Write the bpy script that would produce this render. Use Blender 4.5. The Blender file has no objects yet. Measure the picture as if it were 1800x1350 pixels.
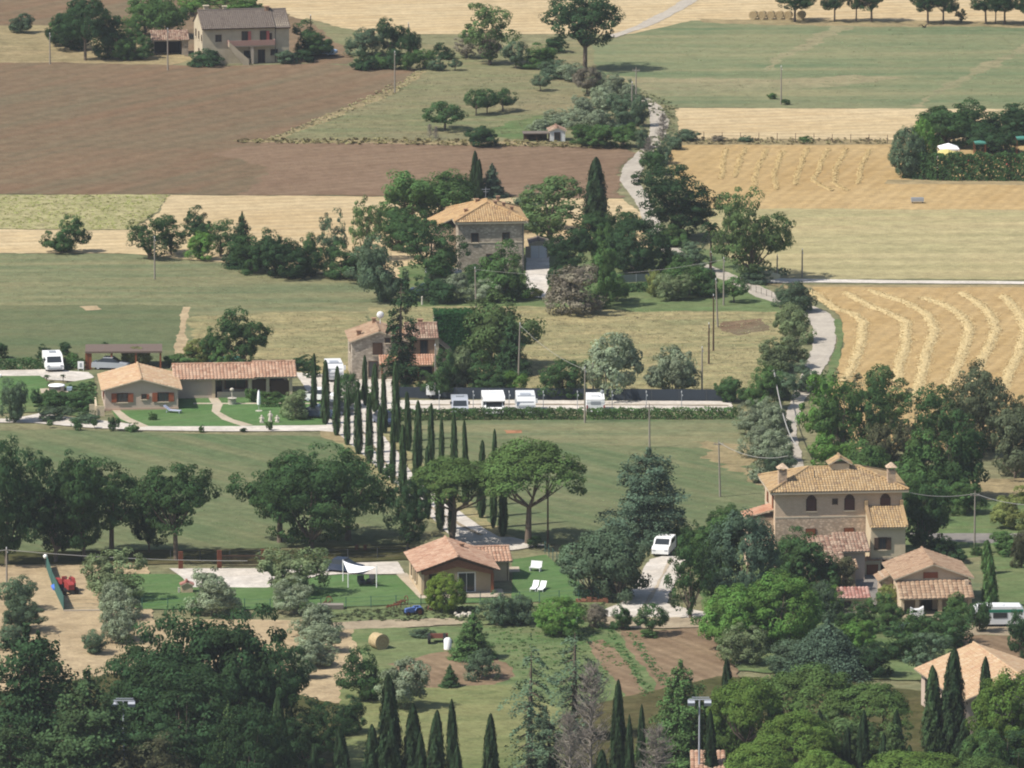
import bpy, math, random
import numpy as np
from mathutils import Vector
from mathutils.geometry import tessellate_polygon
rad = math.radians
C = bpy.context.scene.collection
SC = bpy.context.scene

# ------------------------------------------------------------------ camera, sky, sun, exposure
H_CAM, PITCH, F_PX = 190.0, 10.3, 16460.0          # metres above the plain, degrees down, focal length in photo pixels
cam_d = bpy.data.cameras.new("camera"); cam = bpy.data.objects.new("camera", cam_d); C.objects.link(cam)
cam_d.sensor_width = 36.0; cam_d.lens = 36.0 * F_PX / 1800.0
cam_d.clip_start = 5.0; cam_d.clip_end = 20000.0
cam.location = (0, 0, H_CAM); cam.rotation_euler = (rad(90 - PITCH), 0, 0)
SC.camera = cam
SUN_EL, SUN_OFF = 51.0, 24.0
w = bpy.data.worlds.new("World"); SC.world = w; w.use_nodes = True
nt = w.node_tree; bg = nt.nodes["Background"]
sky = nt.nodes.new("ShaderNodeTexSky"); sky.sky_type = 'NISHITA'; sky.sun_disc = False
sky.sun_elevation = rad(SUN_EL); sky.sun_rotation = rad(270 - SUN_OFF)
sky.air_density = 1.2; sky.dust_density = 1.5
nt.links.new(sky.outputs[0], bg.inputs[0]); bg.inputs[1].default_value = 0.095
sd = bpy.data.lights.new("sun", 'SUN'); sun = bpy.data.objects.new("sun", sd); C.objects.link(sun)
sd.energy = 4.9; sd.angle = rad(0.6); sd.color = (1.0, 0.94, 0.84)
to_sun = Vector((-math.cos(rad(SUN_OFF)) * math.cos(rad(SUN_EL)), -math.sin(rad(SUN_OFF)) * math.cos(rad(SUN_EL)), math.sin(rad(SUN_EL))))
sun.rotation_euler = to_sun.to_track_quat('Z', 'Y').to_euler(); sun.location = (-300, 700, 500)
SC.view_settings.view_transform = 'Standard'; SC.view_settings.look = 'None'
SC.view_settings.exposure = 0.38; SC.view_settings.gamma = 1.0
SC.render.engine = 'CYCLES'
SC.cycles.max_bounces = 5; SC.cycles.diffuse_bounces = 3; SC.cycles.transparent_max_bounces = 6
SC.cycles.filter_width = 2.0; SC.cycles.volume_bounces = 0; SC.cycles.transmission_bounces = 2; SC.cycles.glossy_bounces = 2

# ------------------------------------------------------------------ where things stand on the plain
def theta(py): return rad(PITCH) + math.atan((py - 675.0) / F_PX)
def S(py): return F_PX / (H_CAM / math.sin(theta(py)))          # photo pixels per metre across, at that row
def G(px, py, z=0.0):
    a = rad(PITCH)
    u, v = (px - 900.0) / F_PX, -(py - 675.0) / F_PX
    d = Vector((u, math.cos(a) + v * math.sin(a), -math.sin(a) + v * math.cos(a)))
    t = (z - H_CAM) / d.z
    return Vector((d.x * t, d.y * t, z))
def VS(py): return S(py) * math.cos(theta(py))                   # photo pixels per metre of height

# ------------------------------------------------------------------ tags
def tag(o, label=None, cat=None, group=None, kind=None):
    if label: o['label'] = label
    if cat: o['category'] = cat
    if group: o['group'] = group
    if kind: o['kind'] = kind
    return o
def thing(name, label, cat, loc=(0, 0, 0), rz=0.0, group=None):
    o = bpy.data.objects.new(name, None); C.objects.link(o)
    o.location = loc; o.rotation_euler = (0, 0, rz); o.empty_display_size = 0.3
    return tag(o, label, cat, group)
def link(name, me, parent=None, mats=None):
    o = bpy.data.objects.new(name, me); C.objects.link(o)
    if mats is not None:
        for m in (mats if isinstance(mats, (list, tuple)) else [mats]): me.materials.append(m)
    if parent is not None: o.parent = parent
    return o
def copy_tree(o, parent=None):
    c = o.copy(); C.objects.link(c); c.parent = parent
    for ch in o.children: copy_tree(ch, c)
    return c

# ------------------------------------------------------------------ colours and materials
def lin(c):
    c = c / 255.0
    return c / 12.92 if c <= 0.04045 else ((c + 0.055) / 1.055) ** 2.4
GAIN = 1.62
def A(r, g, b, k=1.0):            # base colour of a surface that a sunlit photograph shows as r,g,b
    return tuple(max(0.004, (lin(v) - hz) / GAIN * k) for v, hz in ((r, .009), (g, .012), (b, .016))) + (1.0,)
def newmat(name):
    m = bpy.data.materials.new(name); m.use_nodes = True
    n = m.node_tree; p = n.nodes["Principled BSDF"]; p.inputs["Roughness"].default_value = 0.85
    p.inputs["Specular IOR Level"].default_value = 0.2
    return m, n, p
def N(n, t, **kw):
    x = n.nodes.new(t)
    for k, v in kw.items(): setattr(x, k, v)
    return x
def noise(n, vec, scale, detail=4, rough=0.6):
    x = N(n, "ShaderNodeTexNoise"); x.inputs["Scale"].default_value = scale
    x.inputs["Detail"].default_value = detail; x.inputs["Roughness"].default_value = rough
    n.links.new(vec, x.inputs["Vector"]); return x.outputs["Fac"]
def ramp(n, fac, lo, hi):
    x = N(n, "ShaderNodeMapRange"); x.inputs[1].default_value = lo; x.inputs[2].default_value = hi
    x.clamp = True; n.links.new(fac, x.inputs[0]); return x.outputs[0]
def mixc(n, fac, a, b, mode='MIX'):
    x = N(n, "ShaderNodeMix", data_type='RGBA', blend_type=mode)
    for sock, v in ((x.inputs[0], fac), (x.inputs[6], a), (x.inputs[7], b)):
        if isinstance(v, (int, float)): sock.default_value = v
        elif isinstance(v, tuple): sock.default_value = v
        else: n.links.new(v, sock)
    return x.outputs[2]
def mul(n, a, k, add=0.0):
    x = N(n, "ShaderNodeMath", operation='MULTIPLY_ADD'); n.links.new(a, x.inputs[0])
    x.inputs[1].default_value = k; x.inputs[2].default_value = add; return x.outputs[0]
def grey(n, fac):
    x = N(n, "ShaderNodeCombineColor")
    for i in range(3): n.links.new(fac, x.inputs[i])
    return x.outputs[0]
def brighten(n, col, fac, lo, hi):     # multiply a colour by lo..hi
    return mixc(n, 1.0, col, grey(n, mul(n, fac, hi - lo, lo)), 'MULTIPLY')
def bump(n, p, fac, strength, dist=0.1):
    b = N(n, "ShaderNodeBump"); b.inputs["Strength"].default_value = strength; b.inputs["Distance"].default_value = dist
    n.links.new(fac, b.inputs["Height"]); n.links.new(b.outputs[0], p.inputs["Normal"])
def objvec(n): return N(n, "ShaderNodeTexCoord").outputs["Object"]
def mapped(n, vec, ang, scale):
    m1 = N(n, "ShaderNodeMapping"); m1.inputs["Rotation"].default_value = (0, 0, rad(-ang)); n.links.new(vec, m1.inputs[0])
    m2 = N(n, "ShaderNodeMapping"); m2.inputs["Scale"].default_value = scale; n.links.new(m1.outputs[0], m2.inputs[0])
    return m2.outputs[0]
def soft(c, k=.16):
    l = (c[0] + c[1] + c[2]) / 3; return tuple(x * (1 - k) + l * k for x in c[:3]) + (1.0,)
def field_mat(name, c1, c2, c3, ang=0.0, sc=0.35, stretch=14.0, amt=0.6, patch=0.03, rows=0.0, rowamt=0.0, fine=0.22, mott=0.5, tuft=0.0):
    m, n, p = newmat(name); v = objvec(n); c1, c2, c3 = soft(c1), soft(c2), soft(c3)
    base = mixc(n, ramp(n, noise(n, v, patch, 5, .62), .38, .62), c1, c2)
    st = noise(n, mapped(n, v, ang, (1.0 / stretch, 1, 1)), sc, 5, .65)
    base = mixc(n, mul(n, ramp(n, st, .42, .66), amt), base, c3)
    blot = ramp(n, noise(n, v, 0.16, 6, .7), .52, .68)
    base = mixc(n, mul(n, blot, mott * .6), base, c3)
    wd = noise(n, mapped(n, v, 3, (.30, 1, 1)), .05, 7, .72)
    base = mixc(n, mul(n, ramp(n, wd, .5, .62), mott * .8), base, c3)
    if rows > 0:
        wv = N(n, "ShaderNodeTexWave"); wv.inputs["Scale"].default_value = 1.0; wv.bands_direction = 'Y'
        wv.inputs["Distortion"].default_value = 1.2; wv.inputs["Detail"].default_value = 2.0; wv.inputs["Detail Scale"].default_value = .15
        n.links.new(mapped(n, v, ang, (.314 / rows,) * 3), wv.inputs[0])
        base = brighten(n, base, mul(n, ramp(n, wv.outputs["Fac"], .1, .9), 1), 1 - rowamt * .6, 1 + rowamt * .25)
    base = brighten(n, base, noise(n, v, 1.3, 8, .82), 1 - fine * 3.6, 1 + fine * 3.6)
    base = brighten(n, base, noise(n, v, .42, 6, .78), 1 - fine * 4.6, 1 + fine * 4.6)
    base = brighten(n, base, noise(n, v, .012, 3, .5), .84, 1.16)
    n.links.new(base, p.inputs["Base Color"]); p.inputs["Roughness"].default_value = 1.0; p.inputs["Specular IOR Level"].default_value = 0.0
    bump(n, p, noise(n, v, 2.2, 5, .7), .55, .25)
    return m
def plain(name, col, rough=.6, var=.12, scale=2.0, spec=.3, metal=0.0):
    m, n, p = newmat(name); v = objvec(n)
    n.links.new(brighten(n, mixc(n, 0.0, col, col), noise(n, v, scale, 5, .7), 1 - var * 1.5, 1 + var * 1.5), p.inputs["Base Color"])
    p.inputs["Roughness"].default_value = rough; p.inputs["Specular IOR Level"].default_value = spec; p.inputs["Metallic"].default_value = metal
    return m
def wall_mat(name, c1, c2, kind='plaster', scale=1.0):
    m, n, p = newmat(name); v = objvec(n)
    if kind == 'plaster':
        col = mixc(n, ramp(n, noise(n, v, .5, 6, .7), .45, .75), c1, c2)
        col = brighten(n, col, noise(n, v, 6, 4, .7), .88, 1.12)
    elif kind == 'stone':
        vo = N(n, "ShaderNodeTexVoronoi"); vo.inputs["Scale"].default_value = 3.2 * scale
        mp = N(n, "ShaderNodeMapping"); mp.inputs["Scale"].default_value = (1, 1, 1.7); n.links.new(v, mp.inputs[0]); n.links.new(mp.outputs[0], vo.inputs["Vector"])
        sep = N(n, "ShaderNodeSeparateColor"); n.links.new(vo.outputs["Color"], sep.inputs[0])
        col = mixc(n, sep.outputs[0], c1, c2)
        col = brighten(n, col, sep.outputs[1], .72, 1.2)
        col = mixc(n, mul(n, ramp(n, vo.outputs["Distance"], .35, .6), .45), col, tuple(x * .55 for x in c1[:3]) + (1,))
        col = mixc(n, mul(n, ramp(n, noise(n, v, .45, 5, .7), .5, .7), .4), col, tuple(x * .75 for x in c2[:3]) + (1,))
    else:
        br = N(n, "ShaderNodeTexBrick"); s = N(n, "ShaderNodeSeparateXYZ"); cb = N(n, "ShaderNodeCombineXYZ")
        n.links.new(v, s.inputs[0]); ad = N(n, "ShaderNodeMath", operation='ADD'); n.links.new(s.outputs[0], ad.inputs[0]); n.links.new(s.outputs[1], ad.inputs[1])
        n.links.new(ad.outputs[0], cb.inputs[0]); n.links.new(s.outputs[2], cb.inputs[1]); n.links.new(cb.outputs[0], br.inputs[0])
        br.inputs["Scale"].default_value = 1.0; br.inputs["Brick Width"].default_value = .42; br.inputs["Row Height"].default_value = .16
        br.inputs["Mortar Size"].default_value = .02; br.inputs["Color1"].default_value = c1; br.inputs["Color2"].default_value = c2
        br.inputs["Mortar"].default_value = tuple(x * .8 for x in c2[:3]) + (1,)
        col = mixc(n, mul(n, ramp(n, noise(n, v, .6, 6, .75), .42, .7), .55), br.outputs[0], c2)
        col = brighten(n, col, noise(n, v, 2.5, 4, .7), .78, 1.2)
    n.links.new(col, p.inputs["Base Color"]); p.inputs["Roughness"].default_value = .95; p.inputs["Specular IOR Level"].default_value = .1
    bump(n, p, noise(n, v, 3, 4, .7), .25, .05)
    return m
def attr(n, name):
    a = N(n, "ShaderNodeAttribute"); a.attribute_name = name; return a.outputs["Fac"]
def tile_mat(name, c1, c2, c3):       # per-tile colour comes from the face attribute "var"
    m, n, p = newmat(name); v = objvec(n); a = attr(n, "var")
    col = mixc(n, ramp(n, a, .15, .7), c1, c2); col = mixc(n, ramp(n, a, .72, .95), col, c3)
    col = mixc(n, mul(n, ramp(n, noise(n, v, .7, 5, .7), .48, .72), .5), col, c3)
    col = brighten(n, col, noise(n, v, 5, 3, .6), .8, 1.2)
    n.links.new(col, p.inputs["Base Color"]); p.inputs["Roughness"].default_value = .95; p.inputs["Specular IOR Level"].default_value = .1
    return m
def leaf_material(name, trans=.28):
    m = bpy.data.materials.new(name); m.use_nodes = True; n = m.node_tree; n.nodes.clear()
    out = N(n, "ShaderNodeOutputMaterial"); oi = N(n, "ShaderNodeObjectInfo"); a = attr(n, "var")
    v = objvec(n)
    col = brighten(n, oi.outputs["Color"], a, .42, 1.62)
    hs = N(n, "ShaderNodeHueSaturation"); n.links.new(col, hs.inputs["Color"])
    n.links.new(mul(n, a, .04, .48), hs.inputs["Hue"])
    n.links.new(mul(n, oi.outputs["Random"], .35, .82), hs.inputs["Value"]); col = hs.outputs[0]
    d = N(n, "ShaderNodeBsdfDiffuse"); t = N(n, "ShaderNodeBsdfTranslucent"); mx = N(n, "ShaderNodeMixShader"); mx.inputs[0].default_value = trans
    n.links.new(col, d.inputs[0]); n.links.new(mixc(n, 1.0, col, (1.25, 1.35, .75, 1), 'MULTIPLY'), t.inputs[0])
    n.links.new(d.outputs[0], mx.inputs[1]); n.links.new(t.outputs[0], mx.inputs[2]); n.links.new(mx.outputs[0], out.inputs[0])
    return m
LEAF = leaf_material("leaves"); NEEDLE = leaf_material("needles", .08)
BARK = plain("bark", (.13, .10, .075, 1), .95, .35, 4); BARKG = plain("grey_bark", (.21, .185, .16, 1), .95, .25, 4)

# ------------------------------------------------------------------ mesh builder
class MB:
    def __init__(s): s.v = []; s.f = []; s.mi = []; s.var = []; s.sm = []
    def add(s, vs, fs, mi=0, var=None, smooth=False):
        b = len(s.v); s.v += [tuple(x) for x in vs]
        for f in fs:
            s.f.append([b + i for i in f]); s.mi.append(mi); s.var.append(random.random() if var is None else var); s.sm.append(smooth)
        return s
    def box(s, x0, x1, y0, y1, z0, z1, mi=0):
        return s.add([(x0, y0, z0), (x1, y0, z0), (x1, y1, z0), (x0, y1, z0), (x0, y0, z1), (x1, y0, z1), (x1, y1, z1), (x0, y1, z1)],
                     [(0, 3, 2, 1), (4, 5, 6, 7), (0, 1, 5, 4), (1, 2, 6, 5), (2, 3, 7, 6), (3, 0, 4, 7)], mi)
    def hull(s, bot, top, mi=0):      # two rings with the same count
        n = len(bot); return s.add(list(bot) + list(top), [tuple(range(n - 1, -1, -1)), tuple(range(n, 2 * n))] + [(i, (i + 1) % n, n + (i + 1) % n, n + i) for i in range(n)], mi)
    def prism_x(s, prof, x0, x1, mi=0, smooth=False):   # profile of (y,z) swept along x
        n = len(prof)
        s.add([(x0, y, z) for y, z in prof] + [(x1, y, z) for y, z in prof], [(i, (i + 1) % n, n + (i + 1) % n, n + i) for i in range(n)], mi, smooth=smooth)
        return s.add([(x0, y, z) for y, z in prof] + [(x1, y, z) for y, z in prof], [tuple(range(n - 1, -1, -1)), tuple(range(n, 2 * n))], mi)
    def prism_y(s, prof, y0, y1, mi=0, smooth=False):   # profile of (x,z) swept along y
        n = len(prof)
        s.add([(x, y0, z) for x, z in prof] + [(x, y1, z) for x, z in prof], [(i, (i + 1) % n, n + (i + 1) % n, n + i) for i in range(n)], mi, smooth=smooth)
        return s.add([(x, y0, z) for x, z in prof] + [(x, y1, z) for x, z in prof], [tuple(range(n - 1, -1, -1)), tuple(range(n, 2 * n))], mi)
    def tube(s, pts, rr, sides=8, mi=0, smooth=True):
        pts = [Vector(p) for p in pts]; b = []; fs = []
        if not isinstance(rr, (list, tuple)): rr = [rr] * len(pts)
        for i, p in enumerate(pts):
            d = (pts[min(i + 1, len(pts) - 1)] - pts[max(i - 1, 0)]).normalized()
            u = d.orthogonal().normalized() if abs(d.z) > .95 else d.cross(Vector((0, 0, 1))).normalized(); w_ = d.cross(u)
            for k in range(sides):
                a = 2 * math.pi * k / sides; b.append(p + (u * math.cos(a) + w_ * math.sin(a)) * rr[i])
        for i in range(len(pts) - 1):
            for k in range(sides):
                k2 = (k + 1) % sides; fs.append((i * sides + k, i * sides + k2, (i + 1) * sides + k2, (i + 1) * sides + k))
        s.add(b, fs, mi, smooth=smooth)
        return s.add(b, [tuple(range(sides - 1, -1, -1)), tuple(range((len(pts) - 1) * sides, len(pts) * sides))], mi)
    def cyl(s, c, r, h, axis='z', sides=14, mi=0, r2=None):
        c = Vector(c); d = {'x': Vector((1, 0, 0)), 'y': Vector((0, 1, 0)), 'z': Vector((0, 0, 1))}[axis]
        return s.tube([c, c + d * h], [r, r if r2 is None else r2], sides, mi)
    def ball(s, c, rx, ry, rz, mi=0, seg=10, rng=6, jit=0.0):
        vs = []; fs = []
        for i in range(rng + 1):
            ph = math.pi * i / rng
            for k in range(seg):
                a = 2 * math.pi * k / seg; j = 1 + random.uniform(-jit, jit)
                vs.append((c[0] + rx * j * math.sin(ph) * math.cos(a), c[1] + ry * j * math.sin(ph) * math.sin(a), c[2] + rz * j * math.cos(ph)))
        for i in range(rng):
            for k in range(seg):
                k2 = (k + 1) % seg; fs.append((i * seg + k, (i + 1) * seg + k, (i + 1) * seg + k2, i * seg + k2))
        return s.add(vs, fs, mi, smooth=True)
    def mesh(s, name):
        me = bpy.data.meshes.new(name); me.from_pydata(s.v, [], s.f); me.update()
        me.polygons.foreach_set("material_index", s.mi); me.polygons.foreach_set("use_smooth", s.sm)
        at = me.attributes.new("var", 'FLOAT', 'FACE'); at.data.foreach_set("value", s.var)
        return me
    def build(s, name, mats, parent=None): return link(name, s.mesh(name), parent, mats)

# ------------------------------------------------------------------ ground patches
ZL = [0.0]
def jitter_line(pts, step, amp, seed, closed=True):
    rs = random.Random(seed); out = []; n = len(pts); ph = [rs.uniform(0, 6.28) for _ in range(6)]; L = 0.0
    for i in range(n if closed else n - 1):
        a, b = pts[i], pts[(i + 1) % n]; d = b - a; ln = d.length
        if ln < 1e-6: continue
        k = max(1, int(ln / step)); nr = Vector((-d.y, d.x, 0)) / ln
        for j in range(k):
            t = j / k; q = L + ln * t
            o = .6 * amp * (math.sin(q * .31 + ph[0]) * .5 + math.sin(q * .9 + ph[1]) * .35 + math.sin(q * 2.3 + ph[2]) * .25 + rs.uniform(-.35, .35))
            out.append(a + d * t + nr * o)
        L += ln
    if not closed: out.append(pts[-1])
    return out
def patch(name, px, mat, amp=.35, z=None, step=.8, seed=None, kind='structure'):
    ZL[0] += .0012; zz = ZL[0] if z is None else z
    pts = [G(x, y) for x, y in px]
    pts = jitter_line(pts, step, amp, seed or int(px[0][0] * 7 + px[0][1])) if amp > 0 else pts
    pts = [Vector((p.x, p.y, zz)) for p in pts]
    tris = tessellate_polygon([pts]); me = bpy.data.meshes.new(name)
    fs = []
    for t in tris:
        a, b, c = (pts[i] for i in t)
        fs.append(tuple(t) if (b - a).cross(c - a).z > 0 else (t[0], t[2], t[1]))
    me.from_pydata([tuple(p) for p in pts], [], fs); me.update()
    o = link(name, me, None, mat); tag(o, kind=kind); return o
def ribbon_px(cl):       # list of (x, y, half width px across)
    return [(x - w_, y) for x, y, w_ in cl] + [(x + w_, y) for x, y, w_ in reversed(cl)]

# ------------------------------------------------------------------ leaves and trees
def leaf_mesh(name, P, Nr, size, var, rs, aspect=1.0, upt=0.0):
    n = len(P); Nr = Nr / np.maximum(1e-6, np.linalg.norm(Nr, axis=1, keepdims=True))
    R = rs.normal(size=(n, 3)); R[:, 2] += upt * 2.0
    T = np.cross(Nr, R); T /= np.maximum(1e-6, np.linalg.norm(T, axis=1, keepdims=True)); B = np.cross(Nr, T)
    if upt > 0: T, B = B, T
    hs = (size * .5)[:, None]; a = aspect
    V = np.empty((n, 4, 3)); V[:, 0] = P - T * hs * a; V[:, 1] = P - B * hs; V[:, 2] = P + T * hs * a; V[:, 3] = P + B * hs
    me = bpy.data.meshes.new(name); me.vertices.add(n * 4); me.vertices.foreach_set("co", V.astype(np.float32).ravel())
    me.loops.add(n * 4); me.loops.foreach_set("vertex_index", np.arange(n * 4, dtype=np.int32))
    me.polygons.add(n); me.polygons.foreach_set("loop_start", np.arange(0, n * 4, 4, dtype=np.int32))
    me.polygons.foreach_set("loop_total", np.full(n, 4, dtype=np.int32)); me.update(calc_edges=True)
    at = me.attributes.new("var", 'FLOAT', 'FACE'); at.data.foreach_set("value", np.clip(var, 0, 1).astype(np.float32))
    return me
def unit(rs, n):
    u = rs.normal(size=(n, 3)); return u / np.linalg.norm(u, axis=1, keepdims=True)
def clumps_to_leaves(name, cen, outw, rad_, per, leaf, rs, flat=.8, up=.25, rnd=.55, aspect=1.0, keep=-.35, upt=0.0, cl_var=.5):
    Ps, Ns, Vs, Sz = [], [], [], []
    for c, o, r in zip(cen, outw, rad_):
        u = unit(rs, per); k = (u @ o) > keep; u = u[k]; n = len(u)
        d = r * (.72 + .33 * np.sqrt(rs.random(n)))[:, None]; off = u * d; off[:, 2] *= flat
        Ps.append(c + off); Ns.append(u * .9 + o * .35 + np.array([0, 0, up]) + unit(rs, n) * rnd)
        cv = rs.random() * cl_var + (1 - cl_var) * .5
        Vs.append(cv * .7 + .3 * rs.random(n)); Sz.append(leaf * (.6 + .8 * rs.random(n)))
    return leaf_mesh(name, np.vstack(Ps), np.vstack(Ns), np.concatenate(Sz), np.concatenate(Vs), rs, aspect, upt)
PROTO = {}
def make_tree_proto(key, kindname, crown_me, trunk_mb, leafmat, bark, W, Hh):
    t = thing(kindname, None, None, (0, 0, -500))
    me = trunk_mb.mesh(kindname + "_trunk"); trunk = link("trunk", me, t, bark)
    crown = link("crown", crown_me, t, leafmat) if crown_me else None
    PROTO.setdefault(key, []).append((t, W, Hh, [False]))
def limbs(mb, base, targets, r0, rs, bend=.25):
    for tg in targets:
        b = Vector(base); t = Vector(tg); mid = b.lerp(t, .5) + Vector((rs.uniform(-bend, bend), rs.uniform(-bend, bend), -abs(t.z - b.z) * .08))
        mb.tube([b, mid, t], [r0, r0 * .6, r0 * .22], 5)
def fit_crown(me, W, Hh, z0=None):
    n = len(me.vertices); co = np.empty(n * 3, np.float32); me.vertices.foreach_get("co", co); co = co.reshape(-1, 3)
    for ax in (0, 1):
        a, b = np.percentile(co[:, ax], (.7, 99.3)); co[:, ax] = (co[:, ax] - (a + b) / 2) * W / (b - a)
    a, b = np.percentile(co[:, 2], (.7, 99.5))
    if z0 is None: z0 = a
    co[:, 2] = z0 + (co[:, 2] - a) * (Hh - z0) / (b - a)
    me.vertices.foreach_set("co", co.ravel()); me.update()
def proto_round(key, kname, seed, W=10., Hh=10., crown0=.18, n=85, per=120, leaf=.34, cr=1.15, lobes=6, top=.5, lumps=.25, bark=None, airy=1.0, rnd=.36, flat=.8, mat=None, stems=1, up=.3, aspect=1.0, clv=.8):
    rs = np.random.default_rng(seed); rp = random.Random(seed)
    zc = Hh * (crown0 + (1 - crown0) * top); a = W / 2; bt = Hh - zc; bb = zc - Hh * crown0
    ld = unit(rs, lobes); ld[:, 2] = ld[:, 2] * .7 + .1; lw = rs.uniform(.45, 1.05, lobes)
    cen, ow, rr = [], [], []
    big = []
    for i in range(lobes):
        d = unit(rs, 1)[0]; k = rs.uniform(.38, .70); R = a * rs.uniform(.34, .56) * (1 - .25 * lumps)
        big.append((np.array([d[0] * a * k, d[1] * a * k, zc + d[2] * (bt if d[2] > 0 else bb) * k * (.95 if lumps > .3 else .8)]), R))
    big.append((np.array([0, 0, zc]), a * .5))
    for i in range(n):
        d = unit(rs, 1)[0]; rr_ = cr * rs.uniform(.6, 1.3)
        if lumps > .3:
            L_, R = big[rs.integers(0, len(big))]
            if d[2] < -.3: d[2] *= .5
            c = L_ + d * R * rs.uniform(.5, 1.0) ** .5 * np.array([1, 1, .85 * (bt + bb) / (2 * a) + .2])
            g = (c - np.array([0, 0, zc])) / np.array([a, a, max(bt, bb)]); d = d * .75 + g * .5; d = d / np.linalg.norm(d)
        else:
            q = np.max(lw * np.maximum(0, ld @ d) ** 5); f = (1 - lumps * .6) + lumps * .75 * q
            k = f * rs.uniform(.35, 1.0) ** .4 * (1 - .75 * cr / a)
            c = np.array([d[0] * a * k, d[1] * a * k, zc + d[2] * (bt if d[2] > 0 else bb) * k])
        cen.append(c); ow.append(d); rr.append(rr_)
    me = clumps_to_leaves(kname + "_crown", cen, ow, rr, int(per * airy * 1.9), leaf * .66, rs, rnd=rnd, up=up, aspect=aspect, cl_var=clv, flat=flat)
    fit_crown(me, W, Hh, max(.02, crown0) * Hh)
    mb = MB()
    r0 = .026 * Hh
    if stems == 1:
        mb.tube([(0, 0, -.3), (rp.uniform(-.1, .1), 0, Hh * crown0 * .9 + .1), (rp.uniform(-.3, .3), rp.uniform(-.3, .3), zc)], [r0 * 1.25, r0, r0 * .45], 8)
        limbs(mb, (0, 0, max(.3, Hh * crown0 * .85)), [tuple(cen[i]) for i in range(0, n, max(1, n // 9))], r0 * .5, rp)
    else:
        for k in range(stems):
            an = 6.28 * k / stems; mb.tube([(.1 * math.cos(an), .1 * math.sin(an), -.3), (.5 * math.cos(an), .5 * math.sin(an), Hh * .3), (a * .4 * math.cos(an), a * .4 * math.sin(an), zc)], [r0 * .7, r0 * .5, r0 * .25], 6)
    make_tree_proto(key, kname, me, mb, mat or LEAF, bark or BARK, W, Hh)
def proto_cypress(key, seed, W=1.4, Hh=8., n=4200, leaf=.22, kname="cypress", crown0=.02, sharp=.6):
    rs = np.random.default_rng(seed); t = rs.random(n) ** .92
    z = Hh * (crown0 + (1 - crown0) * t)
    prof = np.minimum(1, (t / .18 + .25) ** .6) * np.clip(1 - t, 0, 1) ** sharp; prof /= prof.max()
    an = rs.random(n) * 6.283
    tufts = 1 + .10 * np.sin(z * 1.9 + seed * 3) * np.cos(an - seed) + .16 * np.sin(an * 5 + z * 1.3 + seed) + .12 * np.sin(an * 9 - z * 3.1) + .16 * rs.normal(size=n)
    lean = .04 * W * np.sin(z * .6 + seed)
    r = W / 2 * prof * tufts * (.72 + .3 * np.sqrt(rs.random(n)))
    P = np.stack([r * np.cos(an) + lean, r * np.sin(an), z], 1)
    Nr = np.stack([np.cos(an), np.sin(an), .25 + 0 * an], 1) + unit(rs, n) * .5
    me = leaf_mesh(kname + "_crown", P, Nr, leaf * (.6 + .8 * rs.random(n)), .2 + .45 * rs.random(n) + .2 * np.sin(an * 5 + z * 1.3 + seed) + .22 * np.sin(an * 3 - z * 2.3 + 2 * seed), rs, 1.9, upt=2.0)
    fit_crown(me, W, Hh)
    mb = MB(); mb.tube([(0, 0, -.3), (0, 0, Hh * .5), (0, 0, Hh * .93)], [W * .09, W * .06, .02], 6)
    make_tree_proto(key, kname, me, mb, NEEDLE, BARK, W, Hh)
def proto_umbrella(key, seed, W=9., Hh=10.):
    rs = np.random.default_rng(seed); rp = random.Random(seed); cen, ow, rr = [], [], []
    for i in range(190):
        q = math.sqrt(rs.random()); an = rs.random() * 6.283; x, y = q * math.cos(an), q * math.sin(an)
        lob = 1 + .13 * math.sin(an * 3 + seed) + .08 * math.sin(an * 5 + 2 * seed)
        z = Hh * (.60 + .34 * math.sqrt(max(0, 1 - q * q)) + .05 * math.sin(an * 4 + seed)) - rs.random() ** 2 * .22 * Hh * (1 - .3 * q)
        cen.append(np.array([x * W / 2 * .88 * lob, y * W / 2 * .88 * lob, z])); d = np.array([x * .8, y * .8, .75]); ow.append(d / np.linalg.norm(d)); rr.append(rs.uniform(.55, 1.0))
    me = clumps_to_leaves("umbrella_pine_crown", cen, ow, rr, 190, .17, rs, flat=.6, up=.5, rnd=.5, keep=-.25, cl_var=.6)
    mb = MB(); bx = rp.uniform(-.4, .4); f = Vector((bx, 0, Hh * .36))
    mb.tube([(0, 0, -.3), (bx * .5, 0, Hh * .2), tuple(f)], [.30, .25, .2], 8)
    for k in range(7):
        an = 6.283 * k / 7 + rp.uniform(-.3, .3); q = rp.uniform(.35, .75)
        e = Vector((math.cos(an) * W / 2 * q, math.sin(an) * W / 2 * q, Hh * .62)); m = f.lerp(e, .45) + Vector((math.cos(an) * .5, math.sin(an) * .5, -.1))
        mb.tube([tuple(f), tuple(m), tuple(e)], [.14, .1, .04], 6)
        for j in range(2):
            e2 = e + Vector((rp.uniform(-1.2, 1.2), rp.uniform(-1.2, 1.2), .2)); mb.tube([tuple(m), tuple(m.lerp(e2, .6)), tuple(e2)], [.06, .05, .02], 4)
    make_tree_proto(key, "umbrella_pine", me, mb, NEEDLE, BARK, W, Hh)
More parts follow.
